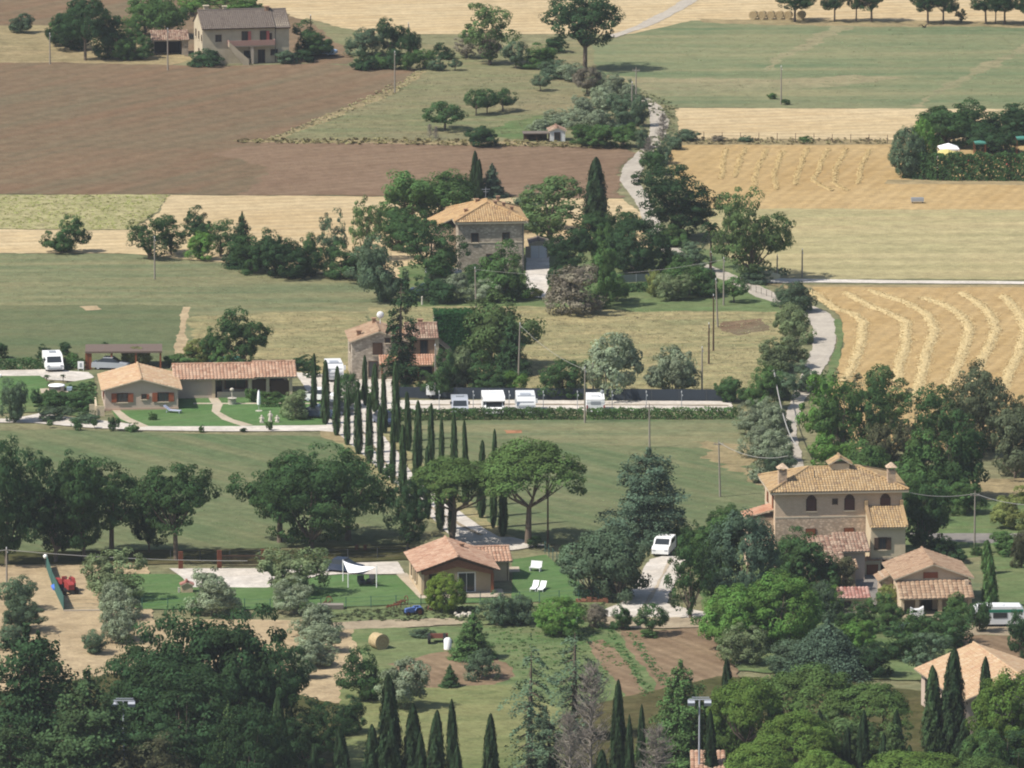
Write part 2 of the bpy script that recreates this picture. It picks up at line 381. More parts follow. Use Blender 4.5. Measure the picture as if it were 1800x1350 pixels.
def proto_layered(key, kname, seed, W=9., Hh=10., levels=13, droop=0.0, pw=.75, crown0=.08, nbr=9, leaf=.26, per=60, thick=.18, tip=True, gap=0.0):
    rs = np.random.default_rng(seed); P, Nn, V, Sz = [], [], [], []; mb = MB()
    mb.tube([(0, 0, -.3), (0, 0, Hh * .5), (0, 0, Hh * .96)], [.024 * Hh, .017 * Hh, .02], 8)
    for l in range(levels):
        t = l / (levels - 1.0); z0 = Hh * (crown0 + (.97 - crown0) * t); R = W / 2 * max(.06, (1 - t) ** pw) * rs.uniform(.85, 1.08)
        nb = max(4, int(nbr * (1 - .5 * t)))
        for b in range(nb):
            if rs.random() < gap: continue
            an = 6.283 * (b + rs.random() * .8) / nb; L = R * rs.uniform(.55, 1.18); n = int(2 * per * (L / (W / 2)) + 12)
            s_ = np.sqrt(rs.random(n)); wd = (.16 + .26 * s_) * L * .75
            lat = (rs.random(n) - .5) * 2 * wd; rad_ = s_ * L
            z = z0 - droop * L * s_ ** 2 + .10 * L * s_ + rs.normal(size=n) * thick * .4
            x = np.cos(an) * rad_ - np.sin(an) * lat; y = np.sin(an) * rad_ + np.cos(an) * lat
            P.append(np.stack([x, y, z], 1)); Nn.append(np.array([math.cos(an) * .35, math.sin(an) * .35, .8]) + unit(rs, n) * .6)
            bv = rs.random() * .5; V.append(bv + .5 * rs.random(n)); Sz.append(leaf * .68 * (.6 + .8 * rs.random(n)))
            mb.tube([(0, 0, z0 - .1), (math.cos(an) * L * .85, math.sin(an) * L * .85, z0 - droop * L * .7)], [.010 * Hh * (1 - .7 * t), .01], 4)
    me = leaf_mesh(kname + "_crown", np.vstack(P), np.vstack(Nn), np.concatenate(Sz), np.concatenate(V), rs, 1.2)
    fit_crown(me, W, Hh)
    make_tree_proto(key, kname, me, mb, NEEDLE, BARK, W, Hh)
def proto_bare(key, kname, seed, W=5., Hh=8., n=46, dense=5, leaf=0):
    rp = random.Random(seed); mb = MB(); tips = []
    mb.tube([(0, 0, -.3), (.1, 0, Hh * .5), (0, .1, Hh * .97)], [.02 * Hh, .012 * Hh, .015], 6)
    for i in range(n):
        z = Hh * rp.uniform(.12, .92); an = rp.uniform(0, 6.283); L = W / 2 * (1.05 - z / Hh) ** .6 * rp.uniform(.6, 1.1)
        e = Vector((math.cos(an) * L, math.sin(an) * L, z + L * rp.uniform(.1, .8))); b = Vector((0, 0, z)); m = b.lerp(e, .5) + Vector((rp.uniform(-.15, .15), rp.uniform(-.15, .15), -.05))
        mb.tube([b, m, e], [.045, .03, .012], 4)
        for j in range(dense):
            q = b.lerp(e, rp.uniform(.3, 1)); mb.tube([q, q + Vector((rp.uniform(-.5, .5), rp.uniform(-.5, .5), rp.uniform(-.1, .6)))], [.02, .008], 3)
    make_tree_proto(key, kname, None, mb, LEAF, BARKG, W, Hh)
def proto_palm(key, seed, W=3., Hh=5.5, skirt=True):
    rs = np.random.default_rng(seed); P, Nn, V, Sz = [], [], [], []
    for f in range(34):
        an = rs.random() * 6.283; el = rs.uniform(-.9, 1.2); L = W / 2 * rs.uniform(.8, 1.05); n = 26; s_ = np.linspace(.15, 1, n)
        x = s_ * L * math.cos(el) ; z = Hh * .86 + s_ * L * math.sin(el) - .5 * L * s_ ** 2
        lat = (rs.random(n) - .5) * .35
        P.append(np.stack([x * math.cos(an) - lat * math.sin(an), x * math.sin(an) + lat * math.cos(an), z], 1)); Nn.append(np.array([.2, 0, .9]) + unit(rs, n) * .4)
        V.append(np.full(n, .75 if el > -.2 else .25) * rs.uniform(.8, 1.1)); Sz.append(.22 * np.ones(n))
    me = leaf_mesh("palm_crown", np.vstack(P), np.vstack(Nn), np.concatenate(Sz), np.concatenate(V), rs, 1.8)
    mb = MB(); mb.tube([(0, 0, -.2), (.05, 0, Hh * .5), (0, 0, Hh * .75), (0, 0, Hh * .88)], [.13, .12, .22, .1], 8)
    make_tree_proto(key, "palm_tree", me, mb, LEAF, BARK, W, Hh)

for i in range(6): proto_round("oak", "oak_tree", 11 + i, 11, 10, .12, 250, 62, .26, .72, 13, .52, .6, flat=.5)
for i in range(4): proto_round("tall", "oak_tree", 31 + i, 10, 11, .34, 190, 58, .28, .74, 11, .5, .6, flat=.55)
for i in range(6): proto_round("broad", "broadleaf_tree", 51 + i, 6, 6, .04, 150, 66, .21, .46, 9, .44, .55)
for i in range(4): proto_round("airy", "broadleaf_tree", 71 + i, 6, 8, .10, 120, 50, .21, .42, 12, .5, .9, airy=.9)
for i in range(6): proto_round("olive", "olive_tree", 91 + i, 4.6, 4.2, .05, 150, 56, .14, .36, 10, .45, .55, stems=3, rnd=.6, bark=BARKG, up=.25, aspect=1.7)
for i in range(4): proto_round("bush", "shrub", 111 + i, 3, 2.4, -.06, 80, 66, .14, .28, 7, .4, .4, stems=4)
for i in range(2): proto_round("dome", "broadleaf_tree", 131 + i, 7.5, 6.5, .06, 250, 64, .22, .5, 5, .42, .16, up=.5)
for i in range(2): proto_round("orch", "fruit_tree", 141 + i, 3.2, 3.0, .28, 60, 60, .15, .3, 5, .45, .3)
for i in range(5): proto_cypress("cyp", 151 + i, n=9000, leaf=.14, sharp=.33)
for i in range(4): proto_cypress("fat", 161 + i, 2.6, 9., 15000, .17, sharp=.5)
for i in range(2): proto_umbrella("pine", 171 + i)
proto_layered("cedar", "cedar_tree", 181, 9.5, 10, 11, .10, .36, .08, 12, .26, 190, .5)
proto_layered("cedar", "cedar_tree", 182, 9.0, 10, 13, .16, .5, .04, 12, .26, 190, .5)
proto_layered("spruce", "fir_tree", 183, 5.0, 7.5, 16, .12, .7, .03, 12, .2, 130, .4)
proto_layered("gappy", "cedar_tree", 184, 4.2, 12., 13, .35, .3, .12, 7, .26, 120, .45, gap=.2)
proto_layered("weep", "weeping_cedar", 185, 8.0, 5.0, 9, .75, .45, .45, 14, .2, 190, .35)
proto_layered("sparse", "cedar_tree", 186, 4.5, 11., 12, .75, .32, .1, 8, .2, 70, .3, gap=.32)
for i in range(2): proto_bare("bare", "bare_tree", 191 + i, n=120, dense=10)
proto_palm("palm", 201)

GREEN = dict(dark=(.036, .070, .031), oak=(.052, .098, .038), wood=(.036, .070, .030), mid=(.072, .130, .044), fresh=(.100, .188, .046), lime=(.150, .215, .042),
             olive=(.205, .245, .165), oliveg=(.155, .195, .100), grey=(.100, .120, .070), mauve=(.180, .160, .125), blue=(.068, .108, .070),
             cyp=(.050, .084, .036), cypd=(.034, .058, .028), pine=(.068, .112, .034), pinel=(.092, .150, .034), ash=(.088, .135, .052),
             brown=(.085, .090, .050), yell=(.175, .200, .068), haze=(.084, .125, .076))
GROUPS = dict(oak="dark oaks and big leafy trees", tall="tall trees of the line at the top of the fields", broad="leafy garden and wood trees", airy="loose airy trees",
              olive="olive trees", bush="garden shrubs and bushes", dome="bright dense domed trees", orch="small fruit trees", cyp="slender cypresses of the avenue", fat="tall dark cypresses",
              pine="umbrella pines", cedar="layered cedars", spruce="conical firs", gappy="tall gappy conifers", weep="weeping cedars", sparse="thin drooping cedars", bare="bare grey trees", palm="palms")
_cnt = {}
def tree(key, x, y, w_, h, col, label, group=None, variant=None, rz=None, cat=None):
    lst = PROTO[key]; i = _cnt.get(key, 0); _cnt[key] = i + 1
    t, W, Hh, used = lst[(i if variant is None else variant) % len(lst)]
    if used[0]: t = copy_tree(t)
    used[0] = True
    s_ = S(y); sx = w_ / s_ / W * {'oak': 1.0, 'broad': 1.1, 'airy': 1.05, 'bush': 1.05, 'olive': 1.0}.get(key, 1); sz = h / VS(y) / Hh
    if key in ('broad', 'airy', 'oak', 'bush') and y < 600: sx *= 1.1; sz *= 1.08
    p = G(x, y); t.location = (p.x, p.y, 0)
    t.rotation_euler = (.022 * math.sin(i * 5.1), .022 * math.sin(i * 3.7 + 1), (i * 2.39996) if rz is None else rz); t.scale = (sx, sx, sz)
    for c in t.children:
        if c.name.startswith("crown"): c.color = GREEN[col] + (1,)
    cats = dict(bush="shrub", cyp="cypress", fat="cypress", pine="pine", cedar="cedar", olive="olive tree", palm="palm", gappy="conifer", spruce="conifer", weep="cedar", sparse="conifer", bare="tree", oak="tree", tall="tree")
    tag(t, label, cat or cats.get(key, "tree"), group or GROUPS[key])
    return t
def hedge_mesh(name, pts, width, height, dens, leaf, seed, lump=.25):
    rs = np.random.default_rng(seed); Ps, Ns, Vs = [], [], []
    for a, b in zip(pts[:-1], pts[1:]):
        a = np.array(a, float)[:2]; b = np.array(b, float)[:2]; L = np.linalg.norm(b - a); d = (b - a) / max(L, 1e-6); nr = np.array([-d[1], d[0]])
        n = int(L * (width + 2 * height) * dens); s_ = rs.random(n) * L; q = rs.random(n) * (width + 2 * height)
        off = np.clip(q - height, 0, width) - width / 2; z = np.where(q < height, q, np.where(q > height + width, 2 * height + width - q, height))
        lm = 1 + lump * (np.sin(s_ * 2.1 + seed) * .5 + np.sin(s_ * 5.3) * .3 + rs.normal(size=n) * .25)
        z = z * (1 + (lm - 1) * .45); off2 = np.where(q < height, -width / 2, np.where(q > height + width, width / 2, off)) * lm
        P = np.stack([a[0] + d[0] * s_ + nr[0] * off2, a[1] + d[1] * s_ + nr[1] * off2, z], 1)
        P += rs.normal(size=P.shape) * .06
        nrm = np.zeros((n, 3)); sg = np.where(q < height, -1, np.where(q > height + width, 1, 0)); nrm[:, 0] = nr[0] * sg; nrm[:, 1] = nr[1] * sg; nrm[:, 2] = np.where(sg == 0, 1, .3)
        Ps.append(P); Ns.append(nrm + unit(rs, n) * .7); Vs.append(.5 + .25 * np.sin(s_ * 3.1 + z * 4) + .3 * (rs.random(n) - .5))
    P = np.vstack(Ps); return leaf_mesh(name, P, np.vstack(Ns), leaf * (.6 + .8 * rs.random(len(P))), np.concatenate(Vs), rs)
def hedge(px, width, height, col, label, dens=55, leaf=.2, seed=1, name="hedge", cat="hedge", kind=None, lump=.25, group=None, off=0.0):
    o = link(name, hedge_mesh(name, [G(x, y) for x, y in px], width, height, dens, leaf, seed, lump), None, LEAF)
    o.color = GREEN[col] + (1,)
    return tag(o, label, cat, group, kind) if kind is None else tag(o, label, cat, kind=kind)
def weeds(px_poly, n, hmin, hmax, col, name, label, seed=1, spread=.35):    # scattered tufts inside a polygon of the ground
    rs = np.random.default_rng(seed); xs = [p[0] for p in px_poly]; ys = [p[1] for p in px_poly]; P, Nn, V, Sz = [], [], [], []
    def inside(x, y):
        c = False; j = len(px_poly) - 1
        for i in range(len(px_poly)):
            if (ys[i] > y) != (ys[j] > y) and x < (xs[j] - xs[i]) * (y - ys[i]) / (ys[j] - ys[i]) + xs[i]: c = not c
            j = i
        return c
    k = 0
    while k < n:
        x, y = rs.uniform(min(xs), max(xs)), rs.uniform(min(ys), max(ys))
        if not inside(x, y): continue
        k += 1; g = G(x, y); hh = rs.uniform(hmin, hmax) * .5; m = 7; r = unit(rs, m) * spread * np.array([1, 1, 0]) * rs.random((m, 1))
        P.append(np.array([g.x, g.y, 0]) + r + np.stack([0 * r[:, 0], 0 * r[:, 0], hh * (.25 + .5 * rs.random(m))], 1))
        Nn.append(unit(rs, m) * .8 + np.array([0, -.1, 1.1])); V.append(np.full(m, rs.random())); Sz.append(hh * (.6 + .5 * rs.random(m)))
    o = link(name, leaf_mesh(name, np.vstack(P), np.vstack(Nn), np.concatenate(Sz), np.concatenate(V), rs), None, LEAF)
    o.color = (GREEN[col] if isinstance(col, str) else col) + (1,)
    return tag(o, label, kind='stuff', cat="plants")
# ------------------------------------------------------------------ the plain: one ground sheet and the fields laid on it
M_ground = field_mat("dry_grass_ground", A(140, 140, 105), A(128, 134, 98), A(172, 160, 118), 4, .3, 10, .5)
M_straw = field_mat("straw_stubble", A(222, 196, 148), A(214, 184, 134), A(230, 208, 164), 12, .5, 20, .55, .03, 2.6, .14, .12)
M_straw2 = field_mat("stubble_greenish", A(202, 184, 134), A(194, 182, 134), A(176, 170, 120), 2, .25, 30, .75, .02, 6.0, .12, .14)
M_gold = field_mat("golden_stubble", A(204, 172, 114), A(196, 162, 104), A(214, 184, 130), 75, .5, 25, .5, .03, 1.6, .10, .12)
M_brown = field_mat("ploughed_soil", A(151, 124, 98), A(142, 116, 92), A(132, 123, 98), 58, .16, 14, .8, .018, 3.2, .10, .13)
M_brown2 = field_mat("dark_soil", A(153, 126, 103), A(141, 115, 93), A(162, 137, 111), 30, .3, 12, .5, .03, 2.2, .10, .13)
M_gfield = field_mat("green_field", A(128, 144, 104), A(112, 134, 98), A(168, 160, 118), 2, .11, 16, .75, .016, 0, 0, .10)
M_meadow = field_mat("dry_meadow", A(166, 158, 112), A(146, 148, 104), A(190, 172, 122), 5, .4, 6, .7, .05, 0, 0, .22, .9)
M_lmead = field_mat("left_meadow", A(116, 132, 96), A(132, 140, 102), A(166, 156, 114), 2, .16, 14, .8, .025, 0, 0, .14)
M_lgreen = field_mat("left_green_meadow", A(104, 124, 88), A(116, 128, 92), A(134, 134, 98), 2, .2, 14, .6, .03, 0, 0, .12)
M_gm = field_mat("mown_meadow", A(108, 130, 90), A(118, 134, 94), A(150, 146, 108), 128, .22, 14, .6, .03, 1.9, .09, .12)
M_tan = field_mat("tan_grass", A(172, 154, 114), A(158, 146, 106), A(190, 168, 124), 3, .3, 10, .6, .05, 0, 0, .18)
M_tan2 = field_mat("faded_grass", A(158, 154, 116), A(140, 146, 108), A(172, 160, 122), 3, .3, 10, .7, .06, 0, 0, .14, .8)
M_yg = field_mat("yellow_green_crop", A(184, 178, 124), A(174, 172, 116), A(200, 188, 140), 90, .5, 4, .7, .05, 0, 0, .2)
M_orch = field_mat("orchard_grass", A(146, 142, 106), A(130, 140, 98), A(166, 150, 112), 5, .3, 8, .6, .04, 0, 0, .16)
M_lawn = field_mat("lawn_grass", A(102, 142, 84), A(93, 132, 76), A(128, 150, 100), 40, .4, 5, .5, .08, 1.3, .06, .09, .3)
M_lawn2 = field_mat("garden_grass", A(104, 132, 82), A(116, 140, 90), A(140, 144, 100), 10, .3, 5, .6, .06, 0, 0, .16)
M_gravel = field_mat("white_gravel", A(236, 226, 214), A(224, 212, 196), A(242, 236, 228), 10, .5, 5, .4, .1, 0, 0, .13, .5)
M_pave = field_mat("pale_paving", A(214, 198, 172), A(204, 186, 160), A(222, 208, 186), 10, .5, 5, .4, .2, 0, 0, .08, .3)
M_road = field_mat("worn_asphalt", A(208, 198, 182), A(196, 186, 172), A(220, 208, 190), 80, .5, 12, .5, .1, 0, 0, .09, .4)
M_grey = field_mat("grey_courtyard", A(158, 152, 146), A(146, 142, 138), A(170, 162, 152), 10, .5, 5, .4, .1, 0, 0, .08, .3)
M_dirt = field_mat("pale_dirt", A(186, 168, 140), A(174, 156, 130), A(198, 182, 152), 10, .4, 8, .6, .08, 0, 0, .14)
M_sand = field_mat("straw_sand", A(200, 176, 138), A(190, 166, 128), A(214, 190, 148), 8, .4, 6, .6, .07, 0, 0, .16)
M_soil = field_mat("garden_soil", A(152, 128, 102), A(140, 116, 92), A(168, 144, 114), 118, .5, 14, .7, .06, 1.4, .16, .12)
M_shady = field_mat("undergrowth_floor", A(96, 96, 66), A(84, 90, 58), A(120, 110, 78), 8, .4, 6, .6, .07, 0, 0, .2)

me = bpy.data.meshes.new("ground"); me.from_pydata([(-2500, -300, -.03), (2500, -300, -.03), (2500, 4500, -.03), (-2500, 4500, -.03)], [], [(0, 1, 2, 3)])
tag(link("ground", me, None, M_ground), kind='structure')
L, R_ = -150, 1950
# far fields
patch("field", [(L, -60), (R_, -60), (R_, 60), (L, 60)], M_straw, 0)
patch("ploughed_field", [(L, -40), (330, -40), (430, 0), (520, 30), (600, 55), (640, 92), (610, 112), (350, 105), (200, 50), (L, 48)], M_brown, 1)
patch("meadow", [(L, 46), (110, 44), (220, 70), (340, 104), (300, 116), (150, 112), (L, 112)], M_tan, .8)
patch("meadow", [(535, 32), (620, 52), (700, 72), (800, 82), (960, 80), (1065, 62), (1075, 80), (1060, 130), (760, 126), (640, 118), (600, 80)], M_orch, .8)
patch("field", [(1222, -30), (R_, -60), (R_, 40), (1210, 36), (1085, 58), (1160, 20)], M_straw, .5)
patch("green_field", [(1040, 76), (1110, 60), (1215, 36), (R_, 40), (R_, 193), (1190, 189), (1130, 172), (1050, 130)], M_gfield, .5)
patch("verge", [(1225, 33), (1800, 38), (R_, 40), (R_, 50), (1700, 47), (1450, 46), (1230, 40)], M_tan, 1.2)
patch("track", ribbon_px([(1480, 46, 20), (1440, 68, 15), (1400, 88, 13), (1362, 108, 10), (1342, 126, 4)]), M_tan2, 1.4)
patch("track", ribbon_px([(1830, 72, 16), (1790, 92, 15), (1730, 118, 14), (1690, 142, 12), (1640, 165, 8), (1615, 188, 4)]), M_tan2, 1.4)
patch("verge", [(1062, 132), (1130, 136), (1350, 140), (1500, 132), (1580, 137), (1500, 150), (1300, 162), (1190, 168), (1125, 160)], M_tan2, 2.0)
patch("field", [(1188, 190), (R_, 192), (R_, 249), (1195, 249)], M_straw, .4)
patch("field", [(1180, 252), (R_, 251), (R_, 376), (1240, 372), (1175, 300)], M_gold, .4)
patch("field", [(1235, 366), (R_, 370), (R_, 492), (1330, 490), (1255, 470)], M_straw2, .6)
patch("verge", [(1190, 244), (R_, 246), (R_, 254), (1190, 255)], M_tan, .8)
patch("verge", [(1560, 316), (R_, 316), (R_, 327), (1555, 323)], M_tan, .5)
patch("ploughed_field", [(L, 112), (120, 110), (350, 116), (560, 112), (650, 118), (745, 122), (690, 160), (600, 195), (470, 247), (700, 251), (950, 257), (1100, 257), (1112, 268), (1085, 305), (1090, 349), (700, 345), (300, 342), (L, 341)], M_brown, .7)
patch("ploughed_field", [(470, 249), (700, 252), (950, 258), (1100, 259), (1110, 268), (1085, 305), (1090, 348), (700, 344), (420, 341), (480, 300), (380, 270)], M_brown2, 1.8)
patch("meadow", [(742, 123), (830, 126), (1060, 128), (1110, 160), (1140, 200), (1120, 262), (950, 255), (700, 249), (472, 246), (560, 214), (690, 160)], M_orch, .6)
patch("verge", [(742, 121), (752, 123), (700, 162), (600, 203), (490, 246), (468, 246), (590, 196), (690, 156)], M_tan, .8)
patch("verge", [(400, 247), (700, 246), (1100, 252), (1105, 260), (700, 253), (420, 250)], M_tan, .9)
patch("meadow", [(820, 240), (870, 225), (960, 200), (1000, 215), (940, 245)], M_lawn2, 2.0)
# middle left
patch("yellow_field", [(L, 343), (300, 342), (270, 375), (235, 404), (L, 402)], M_yg, .6)
patch("field", [(300, 343), (720, 346), (1090, 350), (1140, 380), (1150, 480), (650, 490), (480, 470), (232, 446), (L, 444), (L, 403), (238, 405), (275, 376)], M_straw, .5)
patch("meadow", [(L, 445), (235, 447), (480, 475), (655, 492), (700, 560), (640, 660), (L, 660)], M_lmead, .6)
patch("meadow", [(L, 538), (180, 536), (326, 537), (312, 600), (300, 640), (L, 640)], M_lgreen, .5)
patch("verge", [(322, 540), (332, 540), (326, 590), (335, 625), (305, 628), (312, 590)], M_sand, .4)
patch("meadow", [(334, 556), (480, 550), (650, 548), (640, 660), (335, 645)], M_meadow, 1.2)
# centre
patch("garden_ground", [(700, 470), (960, 430), (1260, 440), (1340, 490), (1370, 548), (1000, 552), (700, 540)], M_lawn2, .6)
patch("meadow", [(650, 540), (930, 538), (1100, 546), (1370, 546), (1372, 640), (1330, 705), (650, 700)], M_meadow, .8)
patch("lawn", [(1075, 515), (1200, 512), (1350, 520), (1372, 548), (1100, 548)], M_lawn2, .8)
patch("gravel_drive", [(925, 452), (966, 452), (964, 510), (960, 524), (905, 522), (912, 506), (924, 500)], M_gravel, .1)
patch("bare_soil", [(1270, 565), (1340, 560), (1350, 580), (1300, 590), (1262, 582)], M_brown, .8)
# roads on the right
patch("road", ribbon_px([(1245, -20, 13), (1185, 18, 14), (1130, 46, 13), (1072, 66, 10)]), M_road, .25)
patch("road", ribbon_px([(1128, 172, 10), (1152, 190, 14), (1160, 215, 16), (1155, 240, 15), (1140, 262, 14), (1115, 290, 17), (1105, 318, 17), (1125, 345, 14), (1140, 375, 14), (1152, 410, 16), (1190, 450, 18), (1260, 480, 20), (1320, 505, 22), (1352, 522, 22), (1400, 536, 26), (1436, 552, 25), (1452, 575, 22), (1448, 610, 20), (1430, 650, 18), (1404, 700, 13), (1386, 750, 13), (1398, 815, 13), (1420, 860, 12)]), M_road, .25)
patch("white_road", [(1300, 488), (1430, 491), (1620, 493.5), (R_, 496), (R_, 501), (1620, 498.5), (1430, 497), (1320, 498)], M_gravel, .15)
patch("field", [(1424, 503), (1620, 502), (R_, 505), (R_, 790), (1500, 790), (1462, 700), (1468, 655), (1484, 600), (1478, 560)], M_gold, .4)
patch("verge", [(1466, 560), (1478, 562), (1483, 600), (1470, 655), (1458, 690), (1452, 660), (1472, 600)], M_lawn2, .3)
patch("verge", [(1344, 499), (1424, 501), (R_, 501.5), (R_, 506), (1430, 505), (1440, 530), (1400, 512)], M_tan, .4)
# below the avenue
patch("meadow", [(L, 762), (100, 755), (300, 762), (590, 768), (680, 850), (745, 955), (560, 962), (L, 975)], M_gm, .5)
patch("meadow", [(660, 742), (900, 738), (1302, 738), (1322, 800), (1345, 870), (1335, 950), (880, 960), (790, 880), (690, 770)], M_gm, .5)
patch("meadow", [(870, 742), (1302, 740), (1318, 790), (1100, 785), (900, 772), (760, 768), (700, 760), (720, 745)], M_lmead, 1.2)
patch("meadow", [(1215, 775), (1315, 782), (1342, 860), (1300, 840), (1262, 810)], M_tan, 2.2)
patch("verge", [(585, 768), (700, 870), (800, 950), (900, 945), (780, 850), (690, 765), (700, 748), (660, 740), (600, 745)], M_meadow, .8)
patch("verge", [(560, 752), (610, 762), (640, 790), (600, 778), (560, 768)], M_tan, .5)
# gravel round the left house and the parking strip
patch("gravel_drive", [(520, 655), (700, 668), (700, 704), (905, 704), (1285, 706), (1292, 723), (905, 722), (690, 726), (672, 744), (655, 752), (606, 762), (560, 757), (575, 720), (540, 690)], M_gravel, .15)
patch("gravel_drive", [(592, 745), (655, 740), (686, 782), (705, 802), (724, 832), (747, 856), (790, 885), (815, 905), (840, 923), (880, 946), (800, 950), (778, 930), (757, 910), (736, 888), (715, 868), (695, 850), (674, 831), (655, 813), (636, 798), (616, 782), (597, 765)], M_gravel, .12)
patch("gravel_drive", [(L, 655), (80, 650), (155, 655), (165, 664), (143, 672), (85, 668), (70, 662), (L, 662)], M_gravel, .15)
patch("lawn", [(L, 664), (70, 661), (86, 672), (80, 690), (40, 715), (L, 720)], M_lawn, .2)
patch("garden_ground", [(80, 680), (165, 665), (175, 735), (60, 725), (L, 735), (L, 715), (40, 712)], M_lawn2, .3)
patch("lawn", [(185, 702), (320, 700), (560, 690), (576, 720), (574, 748), (400, 750), (250, 752), (205, 738)], M_lawn, .12)
patch("gravel_path", [(L, 734), (20, 737), (70, 727), (130, 735), (200, 742), (260, 750), (400, 750), (570, 748), (615, 752), (610, 762), (560, 758), (400, 759), (250, 757), (150, 752), (60, 744), (L, 742)], M_gravel, .12)
patch("garden_path", [(196, 721), (210, 721), (228, 735), (262, 750), (244, 752), (212, 737)], M_pave, .06)
patch("garden_path", [(366, 700), (383, 700), (392, 712), (386, 725), (410, 738), (445, 748), (425, 750), (390, 738), (372, 724), (374, 712)], M_pave, .06)
patch("garden_path", [(340, 709), (560, 709), (560, 711), (340, 711)], M_pave, .05)
patch("terrace", [(70, 684), (125, 683), (128, 690), (72, 692)], M_pave, .05)
patch("bare_soil", [(885, 757), (915, 757), (918, 762), (888, 763)], field_mat("red_soil", A(186, 132, 96), A(170, 120, 90), A(150, 120, 90)), .4)
patch("bare_soil", [(140, 540), (172, 538), (180, 545), (150, 547)], M_sand, .4)
# lower houses
patch("dirt_ground", [(L, 1000), (120, 990), (260, 990), (270, 1090), (600, 1090), (660, 1120), (620, 1230), (500, 1260), (L, 1260)], M_sand, .6)
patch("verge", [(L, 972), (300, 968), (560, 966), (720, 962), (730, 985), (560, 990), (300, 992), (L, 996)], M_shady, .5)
patch("lawn", [(180, 1010), (300, 1010), (330, 1012), (335, 1032), (470, 1034), (560, 1014), (600, 1011), (697, 1012), (738, 1053), (900, 1052), (900, 985), (960, 976), (1000, 1010), (1052, 1055), (1000, 1058), (740, 1062), (520, 1072), (250, 1072), (180, 1060)], M_lawn, .12)
patch("gravel_pad", [(297, 1000), (470, 1000), (560, 992), (700, 988), (712, 1010), (600, 1010), (560, 1013), (470, 1034), (335, 1033), (318, 1014)], M_gravel, .1)
patch("terrace", [(697, 1011), (715, 1008), (745, 1040), (882, 1036), (888, 1050), (738, 1053)], M_pave, .05)
patch("terrace", [(865, 998), (912, 997), (914, 1006), (868, 1008)], M_pave, .05)
patch("gravel_drive", [(800, 944), (900, 945), (960, 960), (900, 968), (800, 965)], M_gravel, .2)
patch("gravel_drive", [(1142, 985), (1166, 978), (1205, 980), (1200, 1010), (1178, 1040), (1170, 1062), (1230, 1075), (1300, 1085), (1300, 1098), (1150, 1094), (1050, 1092), (1060, 1074), (1095, 1060), (1120, 1020)], M_gravel, .3)
patch("garden_ground", [(520, 1074), (740, 1064), (1060, 1060), (1060, 1092), (860, 1098), (600, 1100)], M_lawn2, .6)
patch("dirt_track", [(560, 1096), (700, 1090), (790, 1088), (840, 1096), (740, 1103), (600, 1108), (560, 1108)], M_dirt, .4)
patch("meadow", [(620, 1108), (840, 1100), (1060, 1095), (1130, 1150), (1180, 1240), (1100, 1300), (660, 1260)], M_lawn2, .6)
patch("vegetable_plot", [(690, 1170), (760, 1150), (830, 1140), (880, 1160), (905, 1190), (850, 1215), (700, 1210)], M_soil, .8)
patch("vegetable_plot", [(1090, 1110), (1230, 1105), (1290, 1150), (1300, 1230), (1150, 1240), (1110, 1170)], M_soil, .6)
patch("vegetable_plot", [(1030, 1130), (1065, 1125), (1150, 1225), (1110, 1240)], M_soil, .5)
patch("grass_strip", [(1060, 1105), (1078, 1105), (1150, 1200), (1160, 1232), (1140, 1225)], M_lawn2, .4)
patch("verge", [(1030, 1085), (1290, 1088), (1285, 1102), (1090, 1106)], M_dirt, .5)
patch("meadow", [(600, 1200), (720, 1212), (900, 1205), (1000, 1260), (1000, 1480), (560, 1480)], field_mat("lower_meadow", A(130, 142, 92), A(118, 134, 84), A(158, 156, 104), 3, .3, 8, .6, .05, 0, 0, .16), .6)
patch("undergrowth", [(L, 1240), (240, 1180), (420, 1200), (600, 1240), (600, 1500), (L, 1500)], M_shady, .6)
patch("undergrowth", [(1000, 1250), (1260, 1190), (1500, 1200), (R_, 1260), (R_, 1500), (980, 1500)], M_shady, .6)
patch("garden_ground", [(1230, 930), (1600, 870), (R_, 880), (R_, 1200), (1500, 1195), (1300, 1180), (1230, 1060)], M_lawn2, .6)
patch("courtyard", [(1490, 1000), (1562, 985), (1570, 1040), (1556, 1076), (1470, 1080), (1470, 1055), (1500, 1040)], M_grey, .1)
patch("road", [(1590, 938), (R_, 940), (R_, 958), (1720, 956), (1640, 950)], M_grey, .2)
patch("dirt_ground", [(1560, 1072), (1720, 1078), (R_, 1100), (R_, 1118), (1700, 1118), (1560, 1095)], M_dirt, .4)
patch("bare_soil", [(1700, 1118), (R_, 1118), (R_, 1180), (1760, 1172), (1680, 1140)], M_soil, .6)
patch("meadow", [(1690, 985), (1745, 975), (1760, 1078), (1700, 1078)], M_lmead, .3)
patch("meadow", [(1600, 850), (R_, 835), (R_, 880), (1720, 880), (1600, 900)], M_tan, .8)

